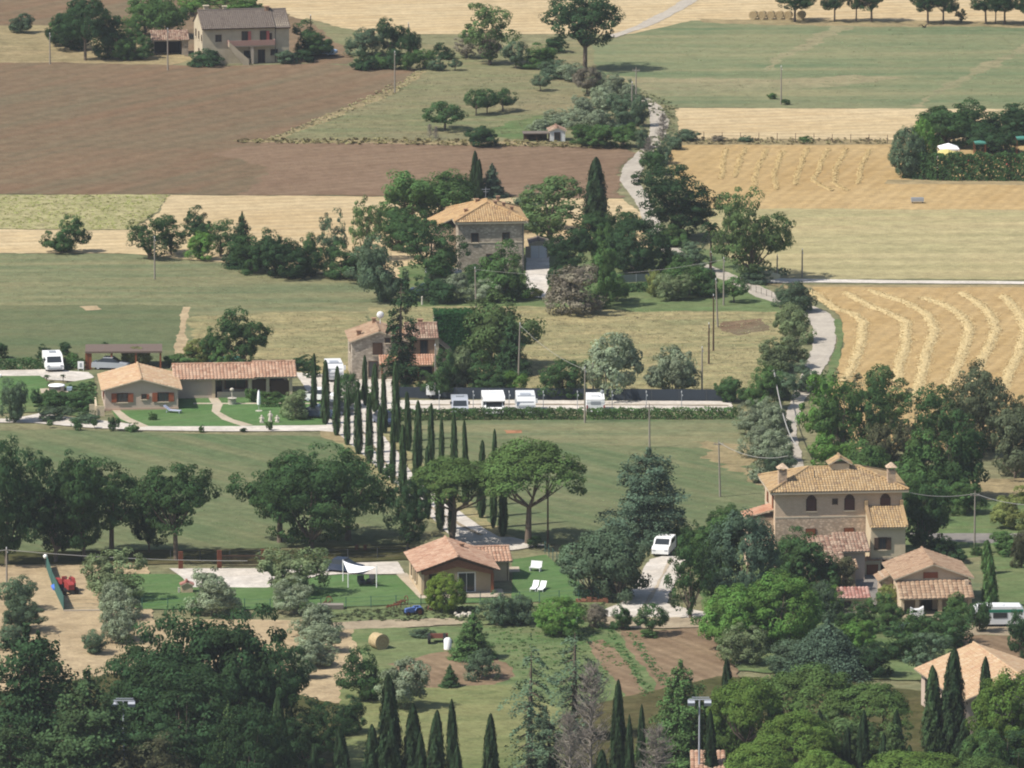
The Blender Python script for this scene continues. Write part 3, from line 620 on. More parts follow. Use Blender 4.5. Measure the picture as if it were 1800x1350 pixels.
# low crops in rows on the vegetable plots, rough grass along the field edges
weeds([(400, 246), (700, 245), (1100, 252), (1108, 262), (700, 255), (420, 252)], 500, .3, .9, (.20, .17, .09), "dry_weeds", "dry brown weeds along the edge between the soil strip and the orchard")
weeds([(742, 121), (752, 123), (700, 164), (600, 205), (480, 247), (468, 246), (590, 196)], 320, .2, .6, (.30, .27, .16), "dry_grass", "pale dry grass along the slanting edge of the brown field")
weeds([(1190, 243), (1560, 245), (1560, 254), (1190, 255)], 330, .2, .7, (.20, .17, .10), "dry_weeds", "dry weeds along the wire fence between the stubble fields")
weeds([(L, 343), (300, 342), (270, 375), (235, 404), (L, 402)], 2200, .15, .35, (.22, .23, .08), "crop_plants", "yellow green crop standing in the strip below the brown field")
weeds([(560, 1076), (820, 1068), (1060, 1064), (1060, 1090), (840, 1092), (600, 1094)], 700, .2, .8, (.10, .12, .06), "weeds", "rough weeds on the bank below the lower lawn")
weeds([(1100, 1112), (1112, 1112), (1180, 1200), (1165, 1210)], 260, .2, .45, (.05, .12, .04), "vegetable_row", "green vegetable row between brown beds right of the tall grass")
weeds([(1064, 1106), (1076, 1106), (1150, 1220), (1130, 1225)], 200, .2, .5, (.06, .12, .04), "vegetable_row", "green row of vegetables nearest the leaning cedars")
weeds([(80, 690), (165, 672), (172, 732), (100, 728), (60, 718)], 900, .2, .8, (.05, .085, .035), "flower_bed", "dense low planting on the bank left of the long low house")
weeds([(1424, 700), (1470, 650), (1800, 740), (1800, 800), (1500, 790)], 700, .3, .9, (.12, .12, .07), "undergrowth_plants", "rough growth under the wood at the edge of the golden field")
weeds([(1064, 130), (1130, 160), (1190, 186), (1184, 250), (1130, 300), (1120, 260), (1175, 220)], 420, .2, .7, (.12, .13, .07), "weeds", "rough grass beside the bend of the lane")
weeds([(860, 1104), (1050, 1098), (1100, 1170), (1010, 1230), (900, 1180)], 900, .12, .5, (.07, .12, .04), "tall_grass", "green tall grass below the dirt track")

weeds([(650, 545), (930, 545), (1360, 548), (1360, 690), (1270, 690), (930, 690), (900, 600)], 3000, .10, .34, (.235, .215, .125), "meadow_tufts", "dry grass tufts over the meadow above the parking strip", 21, .8)
weeds([(335, 556), (480, 550), (650, 548), (640, 640), (335, 640)], 1300, .10, .32, (.235, .215, .13), "meadow_tufts", "dry grass tufts over the tan meadow behind the long low house", 22, .8)
weeds([(L, 448), (235, 449), (650, 492), (650, 545), (L, 536)], 1800, .08, .28, (.165, .185, .10), "meadow_tufts", "low tufts over the green meadow on the left", 23, .8)
weeds([(640, 1212), (900, 1207), (1000, 1262), (1000, 1400), (600, 1400)], 1500, .08, .3, (.14, .17, .075), "meadow_tufts", "low tufts over the meadow among the front cypresses", 24, .7)
weeds([(1120, 66), (1800, 45), (1800, 188), (1190, 186), (1130, 165)], 1500, .08, .3, (.17, .20, .115), "meadow_tufts", "low tufts over the green field at the top right", 25, .9)
weeds([(742, 128), (1050, 132), (1000, 200), (930, 240), (500, 243), (690, 168)], 1300, .1, .32, (.19, .19, .11), "meadow_tufts", "dry tufts over the orchard meadow", 26, .8)
weeds([(100, 775), (560, 775), (720, 900), (740, 950), (0, 960), (0, 780)], 2400, .06, .22, (.14, .18, .085), "meadow_tufts", "low tufts over the meadow above the oak row", 27, .7)
weeds([(900, 745), (1300, 745), (1330, 930), (900, 940), (800, 870)], 2400, .06, .22, (.14, .18, .085), "meadow_tufts", "low tufts over the meadow right of the avenue", 28, .7)
patch("wheel_rut", ribbon_px([(626, 742, 2.2), (645, 772, 2.2), (668, 800, 2.2), (690, 835, 2.4), (722, 868, 2.6), (768, 900, 3), (812, 925, 4), (845, 942, 5)]), M_dirt, .12)
patch("wheel_rut", [(720, 712), (900, 711), (1280, 713), (1280, 714.2), (900, 712.4), (720, 713.4)], M_dirt, .2)
patch("wheel_rut", ribbon_px([(1180, 985, 3), (1166, 1010, 3), (1150, 1040, 3), (1135, 1065, 4), (1120, 1085, 5)]), M_pave, .2)

# straw swaths lying in the stubble
def swath(pts, wd, ht, label, seed, mat=None):
    M_swath = mat or M_sw1
    ps = jitter_line([G(x, y) for x, y in pts], .7, .25, seed, False); rs = random.Random(seed); mb = MB(); vs = []; n = len(ps)
    for i, p in enumerate(ps):
        d = ps[min(i + 1, n - 1)] - ps[max(i - 1, 0)]; nr = Vector((-d.y, d.x, 0)).normalized(); ww = wd * (.85 + .3 * rs.random()) * (.55 if i in (0, n - 1) else 1)
        for q, hh in ((-1, 0), (-.62, .55), (-.2, 1), (.25, .95), (.65, .5), (1, 0)):
            v = p + nr * q * ww / 2; vs.append((v.x + rs.uniform(-.12, .12), v.y + rs.uniform(-.25, .25), .02 + ht * hh * rs.uniform(.8, 1.1)))
    mb.add(vs, [(i * 6 + k, i * 6 + k + 1, (i + 1) * 6 + k + 1, (i + 1) * 6 + k) for i in range(n - 1) for k in range(5)])
    o = mb.build("straw_swath", M_swath)
    r2 = np.random.default_rng(seed); m = int(n * 55 * wd); ii = r2.integers(0, n - 1, m); tt = r2.random(m)[:, None]; PP = np.array([tuple(p) for p in ps])
    cc = PP[ii] * (1 - tt) + PP[ii + 1] * tt; cc[:, :2] += r2.normal(size=(m, 2)) * wd * .30; cc[:, 2] = .03 + ht * r2.random(m) * np.exp(-((r2.normal(size=m) * .5) ** 2)) + .03
    lo = link('loose_straw', leaf_mesh('loose_straw', cc, unit(r2, m) * .7 + np.array([0, 0, 1]), .05 + .06 * r2.random(m), r2.random(m), r2, 2.5), o, M_swath)
    return tag(o, label, "straw swath", "swaths of raked straw in the stubble fields")
M_sw1 = plain("swath_straw", A(228, 206, 158), .95, .3, 3, .0)
M_sw2 = plain("faded_swath_straw", A(217, 192, 142), .95, .2, 3, .0)
Zs = ZL[0]
SW = [([(1424, 512), (1450, 528), (1467, 543), (1500, 553), (1518, 567), (1515, 593), (1508, 623), (1497, 650), (1480, 672)], "first"),
      ([(1485, 515), (1533, 540), (1567, 553), (1593, 567), (1593, 600), (1583, 637), (1574, 672)], "second"),
      ([(1530, 511), (1593, 533), (1630, 553), (1643, 577), (1633, 610), (1623, 643), (1617, 677), (1594, 712)], "third"),
      ([(1620, 524), (1667, 540), (1693, 557), (1703, 577), (1697, 610), (1683, 643), (1668, 680)], "fourth"),
      ([(1690, 515), (1720, 533), (1740, 553), (1752, 580), (1737, 610), (1723, 643), (1708, 680)], "fifth"),
      ([(1762, 520), (1786, 543), (1799, 567), (1803, 590), (1790, 623), (1772, 660), (1760, 690)], "sixth")]
for k, (p_, o_) in enumerate(SW): swath(p_, 1.35, .06 + Zs, "pale straw swath curving down the golden field, %s from the lane" % o_, 40 + k)
for k, (p_, o_) in enumerate([([(1276, 262), (1272, 285), (1268, 315)], "first"), ([(1312, 260), (1300, 282), (1292, 312)], "second"), ([(1348, 262), (1334, 290), (1325, 318), (1328, 332)], "third"), ([(1376, 266), (1360, 306), (1366, 334)], "fourth"), ([(1420, 260), (1404, 300), (1398, 326)], "fifth"),
                              ([(1456, 262), (1440, 294), (1430, 318), (1462, 336)], "sixth"), ([(1487, 262), (1468, 300), (1466, 322), (1490, 336)], "seventh"), ([(1528, 262), (1512, 300), (1508, 324)], "last")]):
    swath(p_, .7, .004 + Zs, "faint straw swath in the field below the wire fence, %s from the lane" % o_, 60 + k, M_sw2)

# ------------------------------------------------------------------ summer haze
HAZE_D = .000052
mb = MB(); mb.box(-2550, 2550, -350, 4600, -1.0, 196.0)
hm = bpy.data.materials.new("haze"); hm.use_nodes = True; hn = hm.node_tree; hn.nodes.clear()
ho = N(hn, "ShaderNodeOutputMaterial"); hv = N(hn, "ShaderNodeVolumePrincipled")
hv.inputs["Color"].default_value = (.86, .92, 1.0, 1); hv.inputs["Density"].default_value = HAZE_D; hv.inputs["Anisotropy"].default_value = .2
hn.links.new(hv.outputs[0], ho.inputs["Volume"])
tag(mb.build("haze", hm), kind='stuff')
# ------------------------------------------------------------------ building kit
T_warm = tile_mat("warm_tiles", A(194, 164, 124), A(208, 182, 144), A(166, 142, 116))
T_ochre = tile_mat("ochre_tiles", A(202, 168, 126), A(216, 186, 144), A(174, 144, 114))
T_pink = tile_mat("pink_tiles", A(202, 162, 138), A(222, 190, 166), A(182, 142, 122))
T_pale = tile_mat("pale_tiles", A(222, 192, 156), A(210, 172, 142), A(232, 210, 178))
T_brown = tile_mat("brown_tiles", A(184, 154, 130), A(204, 178, 152), A(160, 132, 112))
T_old = tile_mat("old_tiles", A(170, 138, 122), A(200, 176, 156), A(138, 110, 98))
T_grey = tile_mat("grey_tiles", A(134, 124, 118), A(140, 130, 122), A(124, 114, 108))
T_orange = tile_mat("orange_tiles", A(204, 158, 134), A(218, 178, 154), A(192, 138, 112))
T_red = tile_mat("red_tiles", A(186, 136, 126), A(220, 180, 168), A(160, 108, 100))
W_cream = wall_mat("cream_plaster", A(226, 206, 190), A(214, 194, 180)); W_pale = wall_mat("pale_plaster", A(238, 220, 190), A(226, 206, 176))
W_peach = wall_mat("peach_plaster", A(228, 206, 174), A(216, 192, 160)); W_farm = wall_mat("old_farm_plaster", A(226, 212, 186), A(196, 182, 160))
W_stone = wall_mat("grey_stone_wall", A(224, 210, 192), A(186, 174, 158), 'stone'); W_stone2 = wall_mat("warm_stone_wall", A(240, 216, 190), A(216, 188, 162), 'stone', 1.2)
W_brick = wall_mat("pale_brick_wall", A(238, 208, 180), A(245, 220, 192), 'brick'); W_brick2 = wall_mat("orange_brick_wall", A(200, 166, 140), A(188, 150, 124), 'brick')
W_brickr = wall_mat("red_brick_band", A(176, 126, 104), A(160, 112, 92), 'brick')
WOOD = plain("brown_wood", A(150, 92, 66), .8, .2, 3); WOODR = plain("red_brown_shutters", A(166, 96, 70), .7, .15, 4); WOODD = plain("dark_wood", A(92, 72, 62), .85, .2, 3)
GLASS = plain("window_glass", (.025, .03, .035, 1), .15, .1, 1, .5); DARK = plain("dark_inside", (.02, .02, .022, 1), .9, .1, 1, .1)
WHITE = plain("white_paint", (.80, .80, .80, 1), .45, .03, 1, .4); OFFW = plain("off_white_paint", (.62, .63, .64, 1), .5, .05, 1, .4); TRIM = plain("pale_trim", A(228, 214, 190), .8, .1, 3)
GREYP = plain("grey_metal_paint", (.30, .32, .35, 1), .5, .08, 2, .4); DGREY = plain("dark_metal", (.06, .065, .07, 1), .5, .1, 2, .4); BLACK = plain("black_rubber", (.012, .012, .013, 1), .8, .1, 2)
NAVY = plain("dark_blue_car_paint", (.035, .05, .09, 1), .25, .04, 1, .5); SILVER = plain("silver_paint", (.36, .38, .42, 1), .3, .04, 1, .5); RUST = plain("rusty_steel", A(128, 78, 62), .9, .3, 5)
REDP = plain("tractor_red", (.30, .045, .04, 1), .5, .15, 3, .3); BLUEP = plain("tarp_blue", (.05, .14, .52, 1), .6, .1, 3); GREENP = plain("dark_green_paint", (.02, .16, .10, 1), .5, .1, 2); TEAL = plain("teal_cloth", A(84, 150, 136), .8, .1, 2)
POLEM = plain("weathered_pole", A(168, 160, 150), .9, .15, 3); CONC = plain("pale_concrete", A(206, 194, 176), .9, .12, 3); NETM = plain("dark_shade_net", (.040, .050, .064, 1), .9, .15, 1.5, .05)
GNET = plain("green_windbreak_net", (.05, .115, .10, 1), .9, .12, 2, .05); STRAWM = plain("bale_straw", A(206, 186, 148), .95, .3, 6, 0); CLOTH = plain("white_cloth", (.82, .82, .84, 1), .8, .03, 1, .1)
YCLOTH = plain("yellow_cloth", A(240, 224, 150), .8, .04, 1, .1); PINKC = plain("pink_cloth", A(220, 130, 124), .8, .2, 3, .1); STONEW = plain("pale_stone", A(226, 218, 204), .9, .15, 4); REDBR = plain("dusty_red_paint", A(170, 110, 96), .8, .2, 2)

def slope_tiles(mb, poly, pitch=.3, hgt=.085, row=.42, mi=0):
    p = [Vector(q) for q in poly]; v = (p[1] - p[0]).normalized(); n = v.cross(p[2] - p[1]).normalized()
    if n.z < 0: n = -n
    u = n.cross(v)
    if u.z < 0: u = -u
    q2 = [((a - p[0]).dot(v), (a - p[0]).dot(u)) for a in p]
    lo, hi = min(a for a, _ in q2), max(a for a, _ in q2); k = int((hi - lo) / pitch)
    # slab under the tiles
    b = [a - n * .10 for a in p]; mb.hull(b, p, 1)
    for i in range(k + 1):
        x = lo + (i + .5) * (hi - lo) / (k + 1); ys = []
        for j in range(len(q2)):
            (x0, y0), (x1, y1) = q2[j], q2[(j + 1) % len(q2)]
            if (x0 > x) != (x1 > x): ys.append(y0 + (y1 - y0) * (x - x0) / (x1 - x0))
        if len(ys) < 2: continue
        a0, a1 = min(ys), max(ys); L = a1 - a0
        if L < .15: continue
        m = max(1, int(L / row)); hw = (hi - lo) / (k + 1) * .5
        for j in range(m):
            s0, s1 = a0 + L * j / m, a0 + L * (j + 1) / m; lift = .035
            prof = [(-hw, .004), (-hw * .55, hgt * .8), (0, hgt), (hw * .55, hgt * .8), (hw, .004)]
            vs = [p[0] + v * (x + dx) + u * s0 + n * (dz + lift) for dx, dz in prof] + [p[0] + v * (x + dx * .92) + u * s1 + n * dz for dx, dz in prof]
            mb.add(vs, [(q, q + 1, q + 6, q + 5) for q in range(4)] + [(0, 4, 3, 2, 1)], mi, random.random())
def ridge_caps(mb, a, b, r=.13, mi=0):
    a, b = Vector(a), Vector(b); m = max(1, int((b - a).length / .5))
    for i in range(m): mb.tube([a.lerp(b, i / m), a.lerp(b, (i + 1) / m)], [r * 1.1, r * .95], 6, mi, False); mb.var[-7:] = [random.random()] * 7
class House:
    def __init__(s, name, label, cat, px, py, rot, group=None):
        p = G(px, py); s.t = thing(name, label, cat, (p.x, p.y, 0), rad(rot), group); s.tag = name
    def part(s, name, mb, mats, parent=None): return mb.build(name, mats, parent or s.t)
    def walls(s, x0, x1, y0, y1, h, mat, ridge=None, axis='y', name='wall', h2=None):
        mb = MB(); xm = (x0 + x1) / 2; ym = (y0 + y1) / 2; b = -.4
        if ridge is None and h2 is None: mb.box(x0, x1, y0, y1, b, h)
        elif h2 is not None: mb.prism_x([(y0, b), (y1, b), (y1, h2), (y0, h)], x0, x1)
        elif axis == 'y': mb.prism_y([(x0, b), (x1, b), (x1, h), (xm, ridge), (x0, h)], y0, y1)
        else: mb.prism_x([(y0, b), (y1, b), (y1, h), (ym, ridge), (y0, h)], x0, x1)
        return s.part(name, mb, mat)
    def gable(s, x0, x1, y0, y1, h, ridge, mat, axis='y', ov=.45, ovg=.4, pitch=.3, under=None, caps=None, lift=.12):
        mb = MB(); h += lift; ridge += lift; u = [mat, under or TRIM]
        if axis == 'y':
            xm = (x0 + x1) / 2; k = (ridge - h) / (xm - x0); e = h - ov * k
            slope_tiles(mb, [(x0 - ov, y1 + ovg, e), (x0 - ov, y0 - ovg, e), (xm, y0 - ovg, ridge), (xm, y1 + ovg, ridge)], pitch)
            slope_tiles(mb, [(x1 + ov, y0 - ovg, e), (x1 + ov, y1 + ovg, e), (xm, y1 + ovg, ridge), (xm, y0 - ovg, ridge)], pitch)
            ridge_caps(mb, (xm, y0 - ovg, ridge + .08), (xm, y1 + ovg, ridge + .08))
        else:
            ym = (y0 + y1) / 2; k = (ridge - h) / (ym - y0); e = h - ov * k
            slope_tiles(mb, [(x0 - ovg, y0 - ov, e), (x1 + ovg, y0 - ov, e), (x1 + ovg, ym, ridge), (x0 - ovg, ym, ridge)], pitch)
            slope_tiles(mb, [(x1 + ovg, y1 + ov, e), (x0 - ovg, y1 + ov, e), (x0 - ovg, ym, ridge), (x1 + ovg, ym, ridge)], pitch)
            ridge_caps(mb, (x0 - ovg, ym, ridge + .08), (x1 + ovg, ym, ridge + .08))
        return s.part('roof', mb, u)
    def lean(s, x0, x1, y0, y1, zlow, zhigh, mat, ov=.3, pitch=.3, side='front', name='roof'):
        mb = MB(); k = (zhigh - zlow) / ((y1 - y0) if side == 'front' else (x1 - x0))
        if side == 'front': slope_tiles(mb, [(x0 - ov * .6, y0 - ov, zlow - ov * k + .1), (x1 + ov * .6, y0 - ov, zlow - ov * k + .1), (x1 + ov * .6, y1, zhigh + .1), (x0 - ov * .6, y1, zhigh + .1)], pitch)
        elif side == 'left': slope_tiles(mb, [(x0 - ov, y1 + .2, zlow - ov * k + .1), (x0 - ov, y0 - .2, zlow - ov * k + .1), (x1, y0 - .2, zhigh + .1), (x1, y1 + .2, zhigh + .1)], pitch)
        return s.part(name, mb, [mat, TRIM])
    def hip(s, x0, x1, y0, y1, h, ridge, mat, ov=.6, inset=None, axis='x', pitch=.3):
        mb = MB(); X0, X1, Y0, Y1 = x0 - ov, x1 + ov, y0 - ov, y1 + ov; h += .1
        if axis == 'x':
            i = inset or (Y1 - Y0) / 2; a, b = (X0 + i, (Y0 + Y1) / 2, ridge), (X1 - i, (Y0 + Y1) / 2, ridge)
            slope_tiles(mb, [(X0, Y0, h), (X1, Y0, h), b, a], pitch); slope_tiles(mb, [(X1, Y1, h), (X0, Y1, h), a, b], pitch)
            slope_tiles(mb, [(X0, Y1, h), (X0, Y0, h), a], pitch); slope_tiles(mb, [(X1, Y0, h), (X1, Y1, h), b], pitch)
        else:
            i = inset or (X1 - X0) / 2; a, b = ((X0 + X1) / 2, Y0 + i, ridge), ((X0 + X1) / 2, Y1 - i, ridge)
            slope_tiles(mb, [(X0, Y0, h), (X1, Y0, h), a], pitch); slope_tiles(mb, [(X1, Y1, h), (X0, Y1, h), b], pitch)
            slope_tiles(mb, [(X0, Y1, h), (X0, Y0, h), a, b], pitch); slope_tiles(mb, [(X1, Y0, h), (X1, Y1, h), b, a], pitch)
        for c, e in (((X0, Y0, h + .1), a), ((X0, Y1, h + .1), b if axis == 'y' else a), ((X1, Y0, h + .1), b if axis == 'x' else a), ((X1, Y1, h + .1), b), (a, b)):
            ridge_caps(mb, (c[0], c[1], c[2] + .02), (e[0], e[1], e[2] + .08))
        # soffit closing the eaves
        mb.box(X0 + .03, X1 - .03, Y0 + .03, Y1 - .03, h - .22, h - .10, 1)
        return s.part('roof', mb, [mat, TRIM])
    def window(s, x, z, w_, h, y=0.0, face='front', arch=False, shut=None, fm=None, pm=None, xf=0.0, door=False, sill=True, sm=None):
        def B(mb, a0, a1, d0, d1, z0, z1, mi=0):
            if face == 'front': mb.box(x + a0, x + a1, y - d1, y - d0, z0, z1, mi)
            elif face == 'left': mb.box(xf - d1, xf - d0, x + a0, x + a1, z0, z1, mi)
            else: mb.box(xf + d0, xf + d1, x + a0, x + a1, z0, z1, mi)
        mb = MB(); B(mb, 0, w_, -.05, .03, z, z + h); t = .07
        if arch and face == 'front':
            mb.prism_y([(x + w_ / 2 + w_ / 2 * math.cos(q * math.pi / 8), z + h + w_ / 2 * math.sin(q * math.pi / 8)) for q in range(9)], y - .03, y + .05)
        B(mb, -.06, 0, .0, .06, z - .05, z + h + .06); B(mb, w_, w_ + .06, 0, .06, z - .05, z + h + .06)
        if not arch: B(mb, 0, w_, 0, .06, z + h, z + h + .06)
        o = s.part('door' if door else 'window', mb, fm or WOODD)
        mp = MB()
        B(mp, t, w_ / 2 - .03, .032, .042, z + t, z + h - (0 if arch else t)); B(mp, w_ / 2 + .03, w_ - t, .032, .042, z + t, z + h - (0 if arch else t)); mp.build('pane', pm or GLASS, o)
        if sill and not door: ms = MB(); B(ms, -.1, w_ + .1, .0, .14, z - .14, z - .06); ms.build('sill', TRIM, o)
        if shut:
            for sgn in (0, 1):
                m2 = MB(); a = (-w_ * .5 - .07) if sgn == 0 else (w_ + .07)
                if shut == 'closed': B(m2, w_ * .5 * sgn + .01, w_ * .5 * (sgn + 1) - .01, .05, .09, z, z + h)
                elif shut == 'right' and sgn == 0: continue
                else: B(m2, a, a + w_ * .5, .065, .11, z - .03, z + h + .03)
                m2.build('shutter', sm or WOODR, o)
        return o
    def chimney(s, x, y, z0, z1, w_=.6, mat=None, cap='flat', parent=None):
        mb = MB(); mb.box(x - w_ / 2, x + w_ / 2, y - w_ / 2, y + w_ / 2, z0, z1); c = s.part('chimney', mb, mat or W_brick2)
        m = MB(); q = w_ * .72
        if cap == 'hat':
            for a in (-1, 1):
                for b in (-1, 1): m.box(x + a * w_ * .4 - .06, x + a * w_ * .4 + .06, y + b * w_ * .4 - .06, y + b * w_ * .4 + .06, z1, z1 + .3)
            m.hull([(x - q, y - q, z1 + .3), (x + q, y - q, z1 + .3), (x + q, y + q, z1 + .3), (x - q, y + q, z1 + .3)], [(x - .05, y - .05, z1 + .8), (x + .05, y - .05, z1 + .8), (x + .05, y + .05, z1 + .8), (x - .05, y + .05, z1 + .8)])
        else: m.box(x - q, x + q, y - q, y + q, z1, z1 + .1)
        m.build('chimney_cap', mat or W_brick2, c); return c

# 1 upper left farmhouse
h = House('farmhouse', "long old farmhouse with grey brown roof, outside stairs and balcony at the top left", 'house', 356, 113, 11)
Wd = 12.3; h.walls(0, Wd, 0, 7.4, 5.1, W_farm, 6.9, 'x'); h.gable(0, 10.2, 0, 7.4, 5.1, 6.9, T_grey, 'x', .5, .12, under=WOODD)
h.gable(10.4, Wd, .15, 7.3, 5.0, 6.8, T_grey, 'x', .5, .15, under=WOODD)
for x in (1.9,): h.window(x, 3.1, .75, .95)
h.window(5.9, .7, 1.1, 1.0, pm=DARK); h.window(9.7, 1.0, .9, .8, pm=DARK); h.window(9.0, 3.2, .8, .9)
h.window(5.6, 2.75, .8, 1.7, door=True, shut='right', sm=PINKC); h.window(8.2, 2.75, .8, 1.7, door=True, shut='right', sm=PINKC); h.window(7.9, .0, .9, 1.8, door=True, pm=DARK); h.window(.35, 3.2, .5, .8, face='left', xf=0); h.window(2.6, 3.2, .7, 1.0, face='left'); h.window(2.6, .9, .7, .9, face='left'); h.window(5.2, 3.2, .7, 1.0, face='left')
mb = MB(); mb.box(3.6, 10.1, -1.15, 0, 2.45, 2.62); h.part('balcony', mb, CONC)
mb = MB(); mb.box(3.6, 10.1, -1.2, -1.1, 2.62, 3.35); mb.box(3.55, 3.65, -1.1, 0, 2.62, 3.35); mb.box(10.05, 10.15, -1.1, 0, 2.62, 3.35); h.part('parapet', mb, plain("pinkish_parapet", A(186, 150, 140), .9, .15, 2))
mb = MB(); mb.prism_y([(3.5, 2.5), (3.5, 3.3), (6.3, .75), (6.3, -.3), (5.7, -.3)], -1.75, -1.2); h.part('stairs', mb, W_farm)
mb = MB(); mb.prism_y([(6.6, 2.45), (7.1, 2.45), (7.1, -.3), (6.9, -.3)], -1.1, -.05); h.part('buttress', mb, CONC)
h.chimney(1.2, 4.2, 6.3, 7.6, .6, W_farm); h.chimney(3.8, 3.9, 6.5, 7.5, .5, W_farm); h.chimney(9.7, 3.4, 6.4, 7.4, .5)
mb = MB(); mb.tube([(10.3, -.2, 5.0), (10.3, -.12, .1)], .05, 6); h.part('drainpipe', mb, DGREY)
# 2 barn beside it
h = House('open_barn', "open fronted barn with faded red tiles left of the old farmhouse", 'barn', 270, 97, 6)
h.walls(0, 4.8, 2.6, 3.0, 2.4, W_stone, name='wall'); h.walls(4.0, 4.9, 0, 2.5, 2.1, W_stone); h.walls(-.2, .1, 0, 2.5, 2.2, W_stone)
h.lean(-.1, 4.9, 0, 3.0, 2.1, 3.0, T_old); mb = MB(); mb.box(.15, 3.9, 2.2, 2.5, 0, 2.2); h.part('bay_shade_slab', mb, DARK); mb = MB(); mb.box(1.9, 2.1, -.1, .1, 0, 2.2); h.part('post', mb, WOOD)  # near-black slab before the back wall paints the shade inside the barn
h = House('shed', "low shed with faded tiles among the bushes at the far left", 'shed', 205, 97, 6)
h.walls(0, 2.6, 0, 2.2, 1.5, W_stone2); h.lean(0, 2.6, 0, 2.2, 1.5, 2.1, T_red); h.window(.6, 0, .9, 1.2, door=True)
# 3 centre stone house
h = House('stone_house', "square stone house with hipped ochre roof in the middle distance", 'house', 806, 478, 6)
h.walls(0, 8.0, 0, 9.6, 6.1, W_stone); h.hip(0, 8.0, 0, 9.6, 6.05, 7.9, T_ochre, .5, 4.2, 'y')
h.walls(-2.6, 0, 3.2, 9.6, 4.9, W_stone2, name='side_wing'); h.lean(-2.6, -.45, 3.2, 9.6, 5.0, 6.0, T_ochre, side='left')
for x, y, z in ((1.2, 3.2, 6.4), (2.9, 6.4, 7.1), (6.0, 4.6, 6.9), (6.9, 3.8, 6.5), (5.6, 7.6, 7.2), (4.9, 3.9, 7.2)): h.chimney(x, y, z - .2, z + .75, .36, W_brick2)
mb = MB(); mb.box(2.4, 3.6, 5.2, 6.0, 7.28, 7.36); h.part('skylight', mb, SILVER)
mb = MB(); mb.tube([(4.2, 8.6, 7.4), (4.2, 8.6, 9.0)], .03, 4); mb.box(3.7, 4.7, 8.58, 8.62, 8.7, 8.74); mb.box(3.9, 4.5, 8.58, 8.62, 8.4, 8.44); h.part('aerial', mb, SILVER)
h.window(1.6, 3.6, .8, 1.1); h.window(5.4, 3.6, .8, 1.1); h.window(3.4, .2, 1.0, 1.9, door=True); h.window(4.4, 3.4, .8, 1.1, face='left', xf=0)
mb = MB(); mb.box(-.03, 8.03, -.05, .02, 3.5, 3.62); h.part('string_course', mb, TRIM); mb = MB(); mb.tube([(7.85, -.06, 6.0), (7.85, -.06, .1)], .05, 6); h.part('drainpipe', mb, DGREY)
h = House('garage', "small pale garage with double grey doors right of the square stone house", 'garage', 931, 454, 3)
h.walls(0, 2.25, 0, 3.0, 1.75, W_farm, 2.05, 'y'); h.gable(0, 2.25, 0, 3.0, 1.75, 2.05, T_grey, 'y', .15, .15)
mb = MB(); mb.box(.15, 1.1, -.05, 0, 0, 1.55); h.part('door', mb, OFFW); mb = MB(); mb.box(1.14, 2.1, -.05, 0, 0, 1.55); h.part('door', mb, OFFW); mb = MB(); mb.box(-.5, .0, .3, .5, 0, 1.4); h.part('side_wall', mb, W_farm)
# 4 cottage
h = House('stone_cottage', "stone cottage with brick wing and patchy old tiles behind the tall dark conifer", 'house', 619, 668, 5)
h.walls(0, 6.2, 0, 6.8, 4.4, W_stone, 5.5, 'y'); h.gable(0, 6.2, 0, 6.8, 4.4, 5.5, T_brown, 'y', .35, .3); h.window(2.4, 2.9, 1.0, 1.3, shut='closed', sm=WOODD); h.window(3.8, 4.25, .5, .5); h.window(1.9, .3, 1.0, 1.8, door=True); h.window(2.3, 2.8, .8, 1.1, face='left')
h.walls(6.2, 9.9, 1.4, 6.4, 4.5, W_brick2, 5.6, 'x', name='brick_wing'); h.gable(6.3, 9.9, 1.4, 6.4, 4.5, 5.6, T_old, 'x', .35, .1); h.window(7.9, 2.6, .8, 1.6, y=1.4, door=True)
h.walls(9.9, 11.2, 3.0, 6.2, 2.6, W_stone2, name='lean_to_wall')
mb = MB(); slope_tiles(mb, [(11.6, 2.8, 2.5), (11.6, 6.4, 2.5), (9.95, 6.4, 3.9), (9.95, 2.8, 3.9)]); h.part('roof', mb, [T_brown, TRIM]); mb = MB(); mb.box(9.55, 10.0, 1.3, 1.42, .2, 4.3); h.part('quoin_strip', mb, W_farm)
h.lean(3.2, 9.4, -1.6, .0, 1.95, 2.75, T_orange)
for x in (3.3, 5.4, 7.4, 9.2): mb = MB(); mb.box(x - .08, x + .08, -1.5, -1.34, 0, 1.95); h.part('porch_post', mb, WOOD)
mb = MB(); mb.box(5.2, 9.2, 1.25, 1.38, 0, 2.0); h.part('porch_shade_panel', mb, DARK)  # flat near-black panel on the wing wall, stands for shade under the porch
h.chimney(.9, 1.6, 4.5, 5.4, .5); h.chimney(2.9, 5.5, 5.2, 6.1, .4); h.chimney(8.2, 5.4, 4.9, 5.9, .5)
mb = MB(); mb.tube([(3.6, 5.2, 5.3), (3.6, 5.2, 6.4)], .04, 6); mb.ball((3.6, 5.0, 6.6), .42, .12, .42); h.part('satellite_dish', mb, WHITE)
